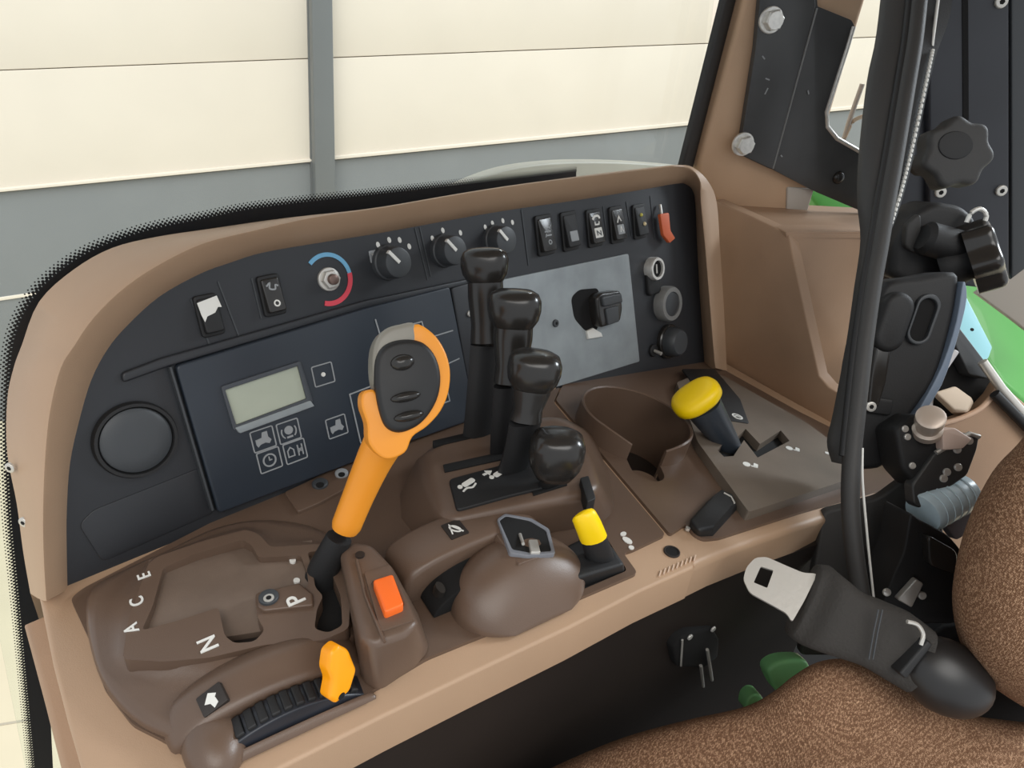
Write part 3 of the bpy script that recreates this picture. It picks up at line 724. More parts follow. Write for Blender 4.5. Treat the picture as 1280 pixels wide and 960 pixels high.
bm = bmesh.new(); loft([hump(*q) for q in ((-.0078, .048, .003, -.004, .6), (-.009, .051, .0042, -.004, .6), (-.011, .052, .0034, -.004, .6), (-.013, .051, .0005, -.004, .6))], bm=bm)
obj('front_cheek', bm, BRN, hs, smooth=60)
obj('end_cap', ball(T(268, 928, .004), (.0160, .022, .0135), 24, (LD, PD, ZU)), BRN, hs, smooth=80)
wh = obj('wheel', arcblock(WC, -.0074, .0070, .045, WR, math.radians(48), math.radians(132), 1.0, 40, .99, bev=.001), mat('wheel_black', (40, 43, 50), .35), hs, smooth=40)
bm = bmesh.new()
for i in range(-6, 7):
    a = math.pi / 2 + i * .092; rad = LD * math.cos(a) + ZU * math.sin(a); tg_ = -LD * math.sin(a) + ZU * math.cos(a)
    box(WC + rad * (WR + .0004), tg_, PD, rad, .0047, .0120, .0034, .0009, bm=bm)
obj('ribs', bm, BLKM, wh)
fr = Fr(W0 + LD * (-.033) + ZU * .0180 + PD * .0165, ZU * .85 - LD * .38 - PD * .25, LD)
io = obj('symbol_plate', slab(fr, rnd(rect(0, 0, .014, .012, .15), .001), -.004, .0026, .0003), BRND, hs)
bm = slab(fr, [(-.004, -.001), (-.001, .004), (.003, .002), (.002, .0005), (.003, -.003), (.0005, -.005), (-.001, -.002)], .0026, .0030)
obj('symbol', bm, WHT, io)
sl_ = thing('slider', T(428, 862, .02), 'bright amber angular slider at the right end of the ribbed thumbwheel', 'slider')
fr = Fr(W0 + LD * .0365 + ZU * .022 - PD * .004, (ZU * .35 - PD * .85 + LD * .25), LD)
fr = Fr(fr.hit(428, 843), fr.N, fr.U)
am = [(413, 816), (424, 806), (437, 813), (447, 838), (439, 864), (421, 881), (411, 874), (415, 852), (410, 838)]
bm = slab(fr, rnd(px(fr, am, .006), .002), -.003, .006, .003); obj('slider_body', bm, AMB, sl_, smooth=30)
obj('slider_hole', slab(fr, ell(fr.uv(427, 870, .006), .0022, .0014, 12, .4), .004, .0064), VOID, sl_)

# ================================================================== HITCH CONTROL POD
HC = T(612, 742, .0); HC.z = .003
hp = thing('control_pod', HC, 'large rounded brown pod with dark crescent recess and lever symbol, beside the orange rocker', 'control pod')
HH = .58; PP = .40
obj('ring', arcblock(HC, .016, .052, .030, .058, math.radians(-2), math.radians(184), HH, 36, 1.0, bev=.004, p=PP), BRN, hp, smooth=60)
SHL = [(.018, .038, .027), (.010, .047, .0315), (0, .053, .0335), (-.012, .055, .0315), (-.022, .052, .0255), (-.031, .045, .0172), (-.037, .036, .009), (-.041, .026, .001)]
R2 = [spl([Vec(p) for p in col_], 3, closed=False) for col_ in zip(*[[HC + LD * (.018 + (r_ - .003) * math.cos(math.pi * i / 28)) + ZU * (h_ * math.sin(math.pi * i / 28) ** .9 if 0 < i < 28 else 0) + PD * s_ for i in range(29)] for s_, r_, h_ in SHL])]
obj('front_shell', loft([list(x) for x in zip(*R2)]), BRN, hp, smooth=80)
obj('spoke', arcblock(HC, -.014, .0165, .02, .0580, math.radians(6), math.radians(78), HH, 20, .97, bev=.006, p=PP), BRN, hp, smooth=50)
obj('recess', arcblock(HC, -.004, .017, .02, .046, math.radians(70), math.radians(178), HH * .8, 18, 1.0), VOID, hp)
a = math.radians(146); p = HC + LD * (.046 * math.cos(a)) + ZU * (.0225 * math.sin(a)) + PD * .006
obj('lever_stub', tube([p - ZU * .002, p + ZU * .007 - PD * .003], [.0055, .0045], 10, flat=.6), BLKG, hp)
def onring(a, s, r=.0580):
    def q(d): 
        d = math.radians(d); return HC + LD * (r * math.cos(d)) + ZU * (r * HH * math.sin(d) ** PP) + PD * s
    n = (q(a + 3) - q(a - 3)).cross(PD); n = n if n.z > 0 else -n
    return Fr(q(a), n, PD)
fr = onring(101, .034); bm = slab(fr, rnd(rect(0, 0, .016, .014), .001), -.0005, .0006); io = obj('symbol_plate', bm, BRND, hp)
bm = line(fr, ell((0, 0), .0045, .0022, 14, .6), .001, .0005, .0011, closed=True); line(fr, [(-.005, -.004), (.005, .002), (-.004, .004)], .001, .0005, .0011, bm=bm)
obj('symbol', bm, WHT, io)
# pointed window in the top with a little lever inside
def toscreen(p):
    d = p - CAM; k = FPX / d.dot(FWD); return CX + d.dot(RIGHT) * k, CY + d.dot(DOWN) * k
best = min(((math.hypot(toscreen(onring(a_, s_ / 1000).o)[0] - 656, toscreen(onring(a_, s_ / 1000).o)[1] - 669), a_, s_) for a_ in range(20, 110, 2) for s_ in range(-6, 52, 2)))
fr = onring(best[1], best[2] / 1000, .0583)
fr = Fr(fr.o, fr.N, LD)
wpts = [(624, 652), (632, 646), (662, 652), (682, 664), (689, 690), (662, 692), (640, 688)]
ow = obj('window_rim', slab(fr, [rnd(px(fr, [(621, 650), (631, 643), (664, 649), (686, 662), (694, 693), (660, 696), (637, 692)], 0), .002), rnd(px(fr, wpts, 0), .002)], -.0025, .0010, .0004), mat('rim_grey', (120, 122, 128), .35), hp)
obj('window_void', slab(fr, rnd(px(fr, wpts, 0), .002), -.0025, .0004), VOID, hp)
obj('small_lever', tube([fr.hit(650, 668, .0005), fr.hit(654, 680, .003)], .0012), STL, hp)
obj('silver_tip', slab(fr, rnd(px(fr, [(661, 674), (672, 674), (676, 690), (664, 690)], .003), .001), .0, .003, .001), STL, hp)

# ================================================================== VALVE LEVER QUADRANT
vq = thing('lever_quadrant', T(640, 600, .003), 'domed brown housing with slots and a black symbol strip, under the four black levers', 'lever housing')
vt = [(528, 566), (556, 546), (610, 534), (690, 520), (716, 530), (738, 572), (750, 606), (735, 618), (640, 636), (568, 652), (548, 640), (534, 600)]
vb = [(500, 618), (520, 580), (590, 548), (700, 520), (740, 540), (764, 600), (768, 640), (748, 656), (650, 672), (560, 690), (524, 676), (502, 648)]
obj('dome', hull2(vt, .040, vb, .003, .012, seg=6), BRN, vq, smooth=60)
ls = obj('symbol_strip', slab(TOP, rnd(px(TOP, [(561, 599), (664, 571), (700, 580), (708, 603), (640, 619), (571, 638)], .042), .004), .036, .0425, .0012), BLKM, vq)
for i, q in enumerate((((541, 551), (596, 538), (598, 545), (542, 558)), ((554, 581), (640, 562), (642, 571), (556, 590)), ((664, 610), (706, 597), (709, 606), (667, 619)))):
    obj('slot', slab(TOP, px(TOP, q, .041), .036, .0412), VOID, vq)
for k, (x, y) in enumerate(((583, 604), (622, 592))):
    u, v = TOP.uv(x, y, .043)
    bm = slab(TOP, rnd(rect(u + .002, v, .012, .0048, .12), .002), .042, .0431)
    slab(TOP, ell((u - .0065, v - .0004), .002, .002, 12), .042, .0431, bm=bm)
    if k == 0: line(TOP, [tuple(q) for q in spl([(u - .008, v - .006), (u - .003, v - .0045), (u + .001, v - .0062), (u + .006, v - .004)], 4, closed=False)], .0014, .042, .0431, bm=bm)
    else: slab(TOP, [(u - .010, v + .0065), (u - .006, v + .0065), (u - .006, v + .009), (u - .001, v + .0055), (u - .006, v + .002), (u - .006, v + .0045), (u - .010, v + .0045)], .042, .0431, bm=bm)
    obj('symbol', bm, WHT, ls)
tw = obj('thumb_wheel', slab(TOP, rnd(px(TOP, [(724, 602), (735, 599), (744, 628), (733, 633)], .042), .002), .034, .046, .003), BLKM, vq)
# four levers
def dep(p): return (p - CAM).dot(FWD)
def vlever(name, label, base_px, zb, path, rad, head, hw, hh, ddep, tilt=(0, 0)):
    b = T(*base_px, zb); d0 = dep(b)
    root = thing(name, b, label, 'lever', 'black levers of the middle quadrant')
    n = len(path); pts = [b]; k = FPX
    for i, (x, y) in enumerate(path): pts.append(S(x, y, d0 + ddep * (i + 1) / (n + 1)))
    hd = S(head[0], head[1], d0 + ddep)
    bl = [pts[0], pts[1], pts[2]]
    obj('blade', tube([Vec(q) for q in spl(bl, 4, closed=False)], rad[0] / k * d0, 12, flat=.45, side=LD), BLKM, root)
    ax = (hd - pts[2]); side = RIGHT
    s = d0 / k
    prof = [(0, rad[1] * .8 * s), (.03, rad[1] * s), (.25, rad[1] * .92 * s), (.6, rad[2] * s), (.8, (rad[2] * .8 + hw * .25) * s)]
    obj('sleeve', lathe(pts[2], hd, prof[:4] + [(.8, (rad[2] * .5 + hw * .36) * s), (.95, hw * .70 * s)], 24, side=side, sup=2.7, sy=.8), BLKM if False else BLKG, root)
    an = ax.normalized(); h = hh * s
    top = hd + an * h * .5; bot = hd - an * h * .62
    pr = [(0, hw * .66 * s), (.12, hw * .78 * s), (.28, hw * .93 * s), (.5, hw * s), (.72, hw * .99 * s), (.88, hw * .88 * s), (.97, hw * .62 * s), (1.0, hw * .25 * s), (1.005, .0002)]
    obj('knob', lathe(bot, top, pr, 32, side=side, sup=2.7, sy=.8), BLKG, root, smooth=70)
    return root
vlever('valve_lever', 'black lever furthest back, its knob reaching up to the rotary dials', (598, 546), .036, [(603, 500), (609, 430)], (23, 20, 21), (606, 330), 28, 38, -.045)
vlever('valve_lever', 'second black lever from the back, its knob against the grey cover plate', (632, 566), .036, [(634, 530), (638, 480)], (23, 20, 23), (643, 384), 31, 42, -.05)
vlever('valve_lever', 'third black lever from the back, standing just right of the symbol strip', (640, 590), .038, [(650, 560), (657, 525)], (23, 19, 23), (668, 461), 31, 42, -.05)
vlever('valve_lever', 'nearest and lowest black lever, its knob bent over the front slot of the quadrant', (690, 606), .038, [(690, 598), (692, 592)], (18, 20, 22), (696, 565), 33, 56, -.03)

# ================================================================== YELLOW PADDLE
yp = thing('paddle_lever', T(745, 700, .0), 'short black lever with a yellow ribbed tip in a square pit near the lip', 'lever')
obj('pit_floor', slab(TOP, PIT, .0002, .0008), VOID, yp)
obj('base_block', hull2([(704, 684), (744, 664), (766, 684), (781, 706), (716, 724)], .016, [(704, 692), (744, 673), (766, 694), (783, 714), (716, 739)], .001, .003), BLKM, yp, smooth=40)
b = T(750, 700, .012); d0 = dep(b)
pth = [b, S(747, 687, d0 - .010), S(736, 658, d0 - .022), S(729, 641, d0 - .026)]
obj('stem', tube(pth[:3], [.0105, .0100, .0085], 14, side=RIGHT, flat=.6), BLKM, yp)
bm = tube([Vec(q) for q in spl([S(742, 673, d0 - .0165), S(736, 658, d0 - .023), S(730, 645, d0 - .027), S(727, 639, d0 - .027)], 4, closed=False)], [.0098, .0098, .0097, .0096, .0095, .0094, .0092, .009, .0088, .0082, .0072, .005, .002], 14, side=RIGHT, flat=.6)
obj('yellow_tip', bm, YEL, yp)
bm = slab(TOP, ell(TOP.uv(779, 668, .003), .003, .002, 12), .003, .0038); slab(TOP, ell(TOP.uv(784, 676, .003), .0028, .0045, 12), .003, .0038, bm=bm); slab(TOP, ell(TOP.uv(789, 685, .003), .0022, .0022, 12), .003, .0038, bm=bm)
obj('deck_symbol', bm, WHT, con)

# ================================================================== RANGE LEVER AND ITS GATE
gp = thing('shift_gate', REAR.pt(*REAR.uv(960, 580), .003), 'raised grey-brown plate with a zigzag black slot at the rear of the console', 'shift gate')
GPM = mat('grey_brown_plate', (112, 101, 90), .45, grain=.1, var=.1, vscale=20)
GD = .013
zz = [(902, 557), (915, 565), (931, 543), (949, 563), (982, 545)]
zr = 6.5
up = [(897, 563), (909, 548), (915, 553), (932, 536), (950, 555), (976, 538), (987, 551), (947, 572), (930, 550), (917, 570), (905, 571)]
gout = px(REAR, [(846, 478), (880, 464), (905, 470), (1008, 528), (1068, 572), (1064, 598), (936, 640), (872, 552)], GD)
obj('plate', slab(REAR, [rnd(gout, .004), px(REAR, up, GD)], .002, GD), GPM, gp, smooth=30)
obj('slot_floor', slab(REAR, px(REAR, [(890, 560), (935, 530), (1000, 535), (960, 585), (905, 580)], .004), .0022, .0035), VOID, gp)
obj('dark_inlay', slab(REAR, rnd(px(REAR, [(852, 462), (893, 462), (925, 500), (936, 530), (905, 525), (880, 500)], GD), .003), GD - .001, GD + .0012, .0005), BLKM, gp)
for x, y in ((937, 581), (990, 561), (1037, 567)):
    u, v = REAR.uv(x, y, GD); s_ = .9 if x < 1000 else .6
    bm = slab(REAR, ell((u - .003, v + .002), .0055 * s_, .004 * s_, 14), GD - .0004, GD + .0005); slab(REAR, rnd(rect(u + .006 * s_, v - .004, .009 * s_, .005 * s_, .4), .001), GD - .0004, GD + .0005, bm=bm); slab(REAR, rect(u + .001, v - .004, .006 * s_, .002, -.9), GD - .0004, GD + .0005, bm=bm)
    obj('symbol', bm, WHT, gp)
u, v = REAR.uv(921, 522, GD)
bm = line(REAR, ell((u, v), .0055, .0055, 18), .002, GD + .0008, GD + .0018, closed=True); line(REAR, [(u - .003, v + .002), (u + .001, v + .001), (u + .002, v - .003)], .0018, GD + .0008, GD + .0018, bm=bm)
obj('symbol', bm, WHT, gp)
b = REAR.hit(914, 561, .004); d0 = dep(b)
rl = thing('range_lever', b, 'lever with a fat yellow oval cap on a tapered dark stem, beside the cup holder', 'lever')
top = S(878, 506, d0 - .035)
s = d0 / FPX
obj('stem', lathe(b, top, [(0, 13 * s), (.15, 15 * s), (.5, 18 * s), (.85, 21 * s), (1, 22 * s)], 24, side=RIGHT, sup=2.4, sy=.85), mat('slate_stem', (52, 58, 66), .35), rl)
an = (top - b).normalized(); hd = S(872, 500, d0 - .038)
u_ = (RIGHT * .95 - DOWN * .32); 
bm = lathe(hd - an * .006, hd + an * .013, [(0, 20 * s), (.1, 26 * s), (.3, 30 * s), (.6, 30.5 * s), (.82, 28 * s), (.94, 23 * s), (1, 15 * s), (1.02, .0002)], 36, side=u_, sup=2.5, sy=.80)
obj('yellow_cap', bm, YEL, rl, smooth=70)
# low black box
bx = thing('black_box', REAR.pt(*REAR.uv(888, 640), .003), 'low rounded black switch box in front of the raised rear plate', 'switch box')
obj('box_body', hull2([(862, 648), (880, 628), (902, 612), (915, 618), (919, 627), (890, 660), (874, 664)], .012, [(860, 657), (879, 638), (903, 620), (918, 626), (922, 636), (891, 670), (872, 671)], .003, .004, fr=REAR), BLKM, bx, smooth=40)
obj('silver_edge', tube([REAR.hit(*q, .0125) for q in ((905, 616), (914, 621), (918, 629))], .0008), STL, bx)
s_ = obj('rim_screw', slab(REAR, ell(REAR.uv(860, 660, .004), .002, .002, 12), .002, .0045), STL, con)

# ================================================================== ORANGE LEVER
b = T(402, 722, .016); d0 = dep(b)
ol = thing('orange_lever', b, 'tall orange lever with a round black button head, rising in front of the monitor', 'lever')
HD = d0 - .055
def O(x, y, k=0.0): return S(x, y, d0 + (HD - d0) * k)
s = d0 / FPX
obj('foot', tube([O(400, 728, 0), O(406, 708, .1), O(424, 672, .25)], [21 * s, 19 * s, 16 * s], 16, side=RIGHT, flat=.8), BLKM, ol)
gpts = spl([O(431, 662, .25), O(448, 620, .4), O(468, 575, .6), O(487, 540, .78)], 5, closed=False)
gr = [(17 + 0.0 * i) * s for i in range(len(gpts))]
gr = [s * (17.5 if i == 0 else 18 + 8 * (i / len(gpts)) ** 2) for i in range(len(gpts))]
gr[0] = s * 16
obj('grip', tube(gpts, gr, 20, side=RIGHT, flat=.85), ORG, ol, smooth=60)
hn = (CAM - O(512, 472, 1)).normalized() + RIGHT * .18 + Vec((0, 0, .05))
HF = Fr(O(512, 472, 1), hn, RIGHT)
och = [(519, 405), (541, 416), (556, 437), (563, 462), (561, 490), (551, 514), (534, 534), (512, 547), (500, 562), (486, 572), (460, 556), (458, 530), (452, 508), (454, 492), (464, 486), (476, 500), (490, 540), (500, 480), (512, 420)]
och = [(519, 405), (541, 416), (556, 437), (563, 462), (561, 490), (551, 514), (534, 533), (516, 546), (506, 566), (482, 574), (462, 556), (459, 530), (452, 508), (454, 491), (467, 487), (480, 500), (495, 470), (505, 430)]
obj('orange_rim', slab(HF, [tuple(q) for q in spl(px(HF, och, .004), 4)], -.018, .004, .004), ORG, ol, smooth=50)
gch = [(520, 405), (500, 405), (482, 411), (471, 424), (466, 446), (468, 480), (480, 500), (505, 480), (522, 440)]
obj('grey_cap', slab(HF, [tuple(q) for q in spl(px(HF, gch, .0042), 4)], -.019, .0042, .005), mat('warm_grey_cap', (136, 132, 122), .35), ol, smooth=50)
bch = [(517, 424), (533, 430), (546, 446), (552, 470), (549, 495), (538, 517), (522, 533), (500, 541), (483, 534), (474, 512), (469, 480), (470, 450), (479, 433), (496, 425)]
bf = obj('button_face', slab(HF, [tuple(q) for q in spl(px(HF, bch, .008), 4)], 0, .008, .0035), mat('soft_black_face', (26, 26, 27), .5), ol, smooth=50)
for x, y, w, h in ((503, 453, 15, 10), (507, 496, 19, 6.5), (511, 520, 19, 6.5)):
    c = HF.hit(x, y, .008)
    obj('button', ball(c, (w * HD / FPX, h * HD / FPX, .004), 18, ((HF.U * .97 + HF.V * .2).normalized(), (HF.V * .97 - HF.U * .2).normalized(), HF.N)), BLKG, bf)
# ================================================================== BACK CORNER OF THE CAB
w0, w1 = REAR.hit(906, 452), REAR.hit(1098, 562)
wn_ = (w1 - w0).cross(Vec((0, 0, 1))); wn_ = wn_ if wn_.dot(CAM - w0) > 0 else -wn_
WP = Fr((w0.x, w0.y, 0), (wn_.x, wn_.y, 0), (w1 - w0))
bw = struct('wall_back', slab(WP, px(WP, [(893, 250), (940, 271), (985, 292), (1006, 390), (1024, 470), (1036, 484), (1078, 510), (1100, 545), (1120, 620), (1000, 520), (898, 470)]), -.02, 0, .002), TAN2)
e0, e1 = WP.hit(985, 292), WP.hit(1024, 470)
F2 = Fr(e0, Vec((-.42, -.9, .0)), (1, 0, 0))
struct('facing', slab(F2, rnd(px(F2, [(984, 291), (1110, 291), (1110, 520), (1075, 508), (1040, 488), (1026, 466)], .004), .004), -.03, .0, .003), TAN2, bw)
HT = Fr((0, 0, e0.z), (0, 0, 1), (1, 0, 0))
struct('sill', slab(HT, px(HT, [(893, 250), (940, 271), (985, 292), (1110, 292), (1120, 262), (1010, 256), (960, 258), (905, 243)], .0), -.006, .0, .002), TAN2, bw)
PIL = Fr(S(950, 150, .90), (-.55, -.8, 0))
pil = struct('trim_5', slab(PIL, rnd(px(PIL, [(1005, -420), (930, 0), (872, 208), (880, 236), (897, 255), (925, 270), (955, 277), (990, 275), (1010, 262), (1017, 240), (1037, 150), (1083, 0), (1198, -420)]), .01), -.06, 0, .008), mat('lit_pillar_trim', (198, 165, 134), .6, grain=.2, gscale=900, var=.05))  # same tan plastic, lightened in colour for the daylight falling on the pillar
struct('pale_end', slab(PIL, rnd(px(PIL, [(984, 234), (1018, 236), (1009, 266), (996, 276), (983, 270)], .003), .004), -.02, .003, .002), mat('pale_grey_cap', (190, 182, 172), .5), pil)
# bright rear quarter frame behind the steel plate
RQ = Fr(S(1065, 110, .97), (-.62, -.78, 0))
rq = struct('window_2', slab(RQ, px(RQ, [(1062, 24), (1098, -20), (1140, -20), (1100, 215), (1025, 185)]), -.006, 0, .001), GLS)
struct('frame_bar', tube([RQ.hit(*q, .003) for q in ((1078, 105), (1062, 150), (1053, 180))], .0035), mat('pale_bar', (205, 198, 190), .5), rq)
struct('frame_curve', tube([Vec(q) for q in spl([RQ.hit(*q, .004) for q in ((1080, 145), (1066, 152), (1056, 172))], 4, closed=False)], .003), CREAM, rq)
# steel plate on the pillar
mp_ = thing('mounting_plate', PIL.hit(985, 200, .01), 'scratched black steel plate bolted to the tan window pillar', 'plate')
PM = lambda d=.014: d
p1 = [(968, -200), (1006, -200), (1020, 8), (966, 212), (960, 210), (924, 193), (945, 60)]
p2 = [(1008, -200), (1022, 8), (1064, 25), (1069, 33), (1060, 60), (1032, 140), (1033, 158), (1046, 174), (1076, 190), (1090, 194), (1086, 268), (1020, 240), (968, 213)]
obj('left_flange', slab(PIL, rnd(px(PIL, p1, .014), .003), .004, .014, .0015), PLT, mp_)
obj('right_flange', slab(PIL, rnd(px(PIL, p2, .012), [.002, .002, .002, .006, .003, .006, .008, .004, .004, .002, .002, .002, .001]), .002, .012, .0015), PLT, mp_)
obj('fold_line', tube([PIL.hit(*q, .0128) for q in ((1021, 10), (966, 211))], .0014), mat('pale_fold', (120, 120, 118), .4), mp_)  # paler tube along the plate's fold
obj('cut_edge', tube([PIL.hit(*q, .0115) for q in ((1067, 33), (1059, 60), (1033, 140), (1034, 158), (1046, 173), (1074, 189))], .0030), CHR, mp_)
for x, y in ((963, 25), (928, 180)):
    hexbolt(mp_, PIL.hit(x, y, .014), PIL.N, .0122, .014, 'hex_bolt')
obj('dome_bolt', ball(PIL.hit(1048, 222, .012), (.009, .009, .006), axes=(PIL.U, PIL.V, PIL.N)), BLKG, mp_)
bm = bmesh.new()
for a in (((960, 110), (956, 118)), ((957, 98), (962, 100)), ((1010, 113), (1011, 118)), ((976, 194), (978, 196)), ((953, 70), (956, 74))):
    line(PIL, px(PIL, a, .0142), .0016, .0138, .0144, bm=bm)
obj('scratches', bm, GPR, mp_)

# green fender seen through the rear window, bright steel frame part
GF = Fr(S(1240, 410, 1.15), (-.5, -.55, .65))
gpts = [(1172, 330), (1240, 320), (1330, 290), (1340, 560), (1290, 512), (1250, 478), (1205, 405)]
fd = obj('fender', slab(GF, px(GF, gpts), -.03, 0, .01), GRN); tag(fd, 'bright green rear fender seen past the black clamp at the right edge', 'fender')
GF2 = Fr(S(1050, 270, 1.1), (-.5, -.55, .65))
g2o = obj('fender', slab(GF2, px(GF2, [(1000, 226), (1120, 262), (1120, 330), (1030, 268)]), -.02, 0, .006), GRN); tag(g2o, 'thin sliver of green bodywork showing under the black steel plate', 'fender')
RW = Fr(S(1260, 370, 1.0), (-.6, -.75, .1))
struct('window_3', slab(RW, px(RW, [(1222, 368), (1262, 340), (1300, 320), (1330, 450), (1268, 402)]), -.01, 0, .003), mat('grey_glass_reflection', (158, 150, 140), .5))  # opaque pane, its grey standing in for reflections on the rear glass
TR = Fr(S(1220, 560, .80), (-.62, -.62, .48))
ST_ = Fr(S(1210, 410, .95), (-.45, -.6, .65))
sp = thing('steel_bracket', ST_.hit(1210, 420), 'pale blue flat steel strip with a small hole, lying against the green fender', 'bracket')
obj('strip', slab(ST_, rnd(px(ST_, [(1188, 362), (1206, 366), (1241, 434), (1236, 448), (1219, 458), (1184, 402)]), .003), -.008, 0, .002), mat('pale_blue_steel', (158, 216, 226), .35), sp)
obj('hole', slab(ST_, ell(ST_.uv(1215, 412), .003, .0024, 14), -.001, .0004), VOID, sp)
obj('rail', tube([TR.hit(*q, .008) for q in ((1228, 452), (1252, 486), (1310, 552))], .0055, 10), STL, sp)
obj('dark_rail', tube([TR.hit(*q, .010) for q in ((1243, 492), (1310, 560))], .006, 10), BLKM, sp)
obj('mechanism', slab(TR, rnd(px(TR, [(1184, 405), (1194, 402), (1232, 452), (1238, 474), (1212, 468), (1198, 440)], -.012), .004), -.03, -.012, .003), DKG, sp)
# tan rear panel with an opening
tb = struct('trim_6', slab(TR, [tuple(q) for q in px(TR, [(1100, 600), (1130, 556), (1165, 534), (1190, 526), (1225, 512), (1244, 492), (1252, 478), (1330, 545), (1330, 740), (1100, 740)])], -.02, 0, .004), TAN2)
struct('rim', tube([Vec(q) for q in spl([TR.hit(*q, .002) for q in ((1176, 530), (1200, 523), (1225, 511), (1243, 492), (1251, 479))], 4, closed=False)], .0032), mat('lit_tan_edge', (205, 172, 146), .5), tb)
struct('upper_piece', slab(TR, rnd(px(TR, [(1130, 425), (1186, 425), (1194, 436), (1166, 478), (1158, 500), (1152, 530), (1110, 545)], -.01), .004), -.03, -.01, .004), TAN2, tb)
struct('opening', slab(TR, px(TR, [(1150, 445), (1188, 428), (1222, 452), (1244, 476), (1246, 492), (1225, 520), (1150, 560)], -.035), -.04, -.032), VOID, tb)
struct('white_edge', slab(TR, rnd(px(TR, [(1194, 436), (1200, 440), (1170, 484), (1166, 512), (1158, 524), (1148, 520), (1152, 492), (1168, 466)], -.004), .002), -.012, -.004, .002), mat('pale_edge', (188, 186, 188), .4), tb)
cb = obj('connector', hull2([(1168, 490), (1194, 482), (1216, 498), (1208, 514), (1192, 512)], .012, [(1167, 496), (1194, 486), (1218, 502), (1210, 518), (1190, 518)], -.01, .003, fr=Fr(TR.o, TR.N, TR.U)), CREAM); tag(cb, 'cream plastic connector block inside the dark opening of the rear tan panel', 'connector')

# ================================================================== BLACK MOUNTING POST
PST = Fr(S(1220, 150, .80), (-.74, -.67, 0))
ps = thing('mounting_post', PST.hit(1220, 340), 'upright black painted channel post with small silver screws at the right edge', 'post')
obj('channel', slab(PST, px(PST, [(1165, -420), (1262, -420), (1262, 352), (1240, 362), (1160, 352)]), -.03, 0, .003), NAVY, ps)
obj('flange', slab(PST, px(PST, [(1264, -420), (1330, -420), (1330, 300), (1264, 350)], -.006), -.04, -.006, .003), DKG, ps)
obj('back_flange', slab(PST, px(PST, [(1128, -420), (1164, -420), (1164, 330), (1110, 360)], -.01), -.03, -.01, .003), NAVY, ps)
obj('groove', slab(PST, px(PST, [(1200, -420), (1208, -420), (1211, 150), (1204, 150)], .001), -.0005, .001), VOID, ps)
for x, y in ((1173, 12), (1251, 2), (1175, 240), (1251, 238)):
    screw(ps, PST.hit(x, y, 0), PST.N, .0068, STL)
# star knob in front of the post
def star(fr, R, n, d0, d1, bev, amp=.1):
    return slab(fr, [(R * (1 + amp * math.cos(n * a)) * math.cos(a), R * (1 + amp * math.cos(n * a)) * math.sin(a)) for a in [2 * math.pi * k / 84 for k in range(84)]], d0, d1, bev, 4)
k1 = thing('star_knob', S(1200, 190, .70), 'dark grey seven-lobed star knob facing out from the black post', 'knob')
SK = Fr(S(1200, 190, .69), PST.N * .9 + Vec((0, 0, .35)))
obj('knob_head', star(SK, .0345, 7, -.022, .0, .006, .075), RUB, k1, smooth=50)
obj('hub', slab(SK, ell((-.006, .006), .0175, .014, 28), -.001, .0012, .001), BLKM, k1)
obj('spindle', lathe(SK.pt(0, 0, -.022), SK.pt(0, 0, -.075), [(0, .012), (1, .012)], 20), BLKM, k1)
# clamp body and the second knob
CL = Fr(S(1170, 300, .68), PST.N * .95 + Vec((0, 0, .2)))
cl = thing('clamp', S(1168, 345, .69), 'matt black clamp block with moulded ribs below the grey star knob', 'clamp')
obj('body', slab(CL, rnd(px(CL, [(1112, 346), (1118, 306), (1140, 268), (1172, 252), (1206, 258), (1224, 276), (1218, 322), (1196, 352), (1150, 360)]), .008), -.05, 0, .008), BLKM, cl, smooth=50)
obj('boss', lathe(CL.hit(1152, 296, .014), CL.hit(1208, 312, .010), [(0, .012), (.1, .0165), (.9, .0165), (1, .012)], 24), BLKM, cl)
obj('cheek', slab(CL, rnd(px(CL, [(1132, 280), (1150, 266), (1152, 300), (1144, 318), (1130, 308)], .006), .005), 0, .008, .004), RUB, cl)
obj('spring_clip', tube([Vec(q) for q in spl([CL.hit(*q, .012) for q in ((1208, 278), (1214, 266), (1225, 261), (1233, 270), (1226, 284), (1219, 283))], 4, closed=False)], .0022, 8), CHR, cl)
K2 = Fr(S(1240, 316, .66), RIGHT * .80 - FWD * .55 - DOWN * .25)
k2 = thing('star_knob', S(1240, 345, .66), 'shiny black star knob seen edge-on at the right of the clamp block', 'knob')
obj('knob_head', star(K2, .0330, 6, -.020, .006, .007, .10), BLKG, k2, smooth=50)
obj('collar', lathe(K2.pt(0, 0, -.045), K2.pt(0, 0, -.018), [(0, .022), (.3, .024), (1, .019)], 24), BLKM, k2)
# arm
AR = Fr(S(1130, 450, .61), PST.N * .9 + Vec((0, 0, .35)))
ar = thing('support_arm', AR.hit(1090, 580), 'curved matt black arm with two oval mouldings hanging below the clamp', 'arm')
apts = [(1098, 372), (1112, 352), (1150, 346), (1196, 340), (1199, 366), (1188, 420), (1170, 476), (1140, 520), (1122, 548), (1112, 578), (1092, 588), (1062, 580), (1066, 520), (1074, 460), (1086, 405)]
obj('arm_body', slab(AR, [tuple(q) for q in spl(px(AR, apts), 3)], -.035, 0, .007, 4), BLKM, ar, smooth=50)
obj('side_face', slab(AR, [tuple(q) for q in spl(px(AR, [(1198, 352), (1203, 372), (1192, 420), (1172, 480), (1142, 526), (1124, 556), (1122, 545), (1146, 506), (1172, 456), (1190, 400)], -.004), 3)], -.02, .003, .002), mat('daylit_arm_face', (118, 132, 150), .4), ar)  # added blue-grey slab painting the cool daylight on the arm's side
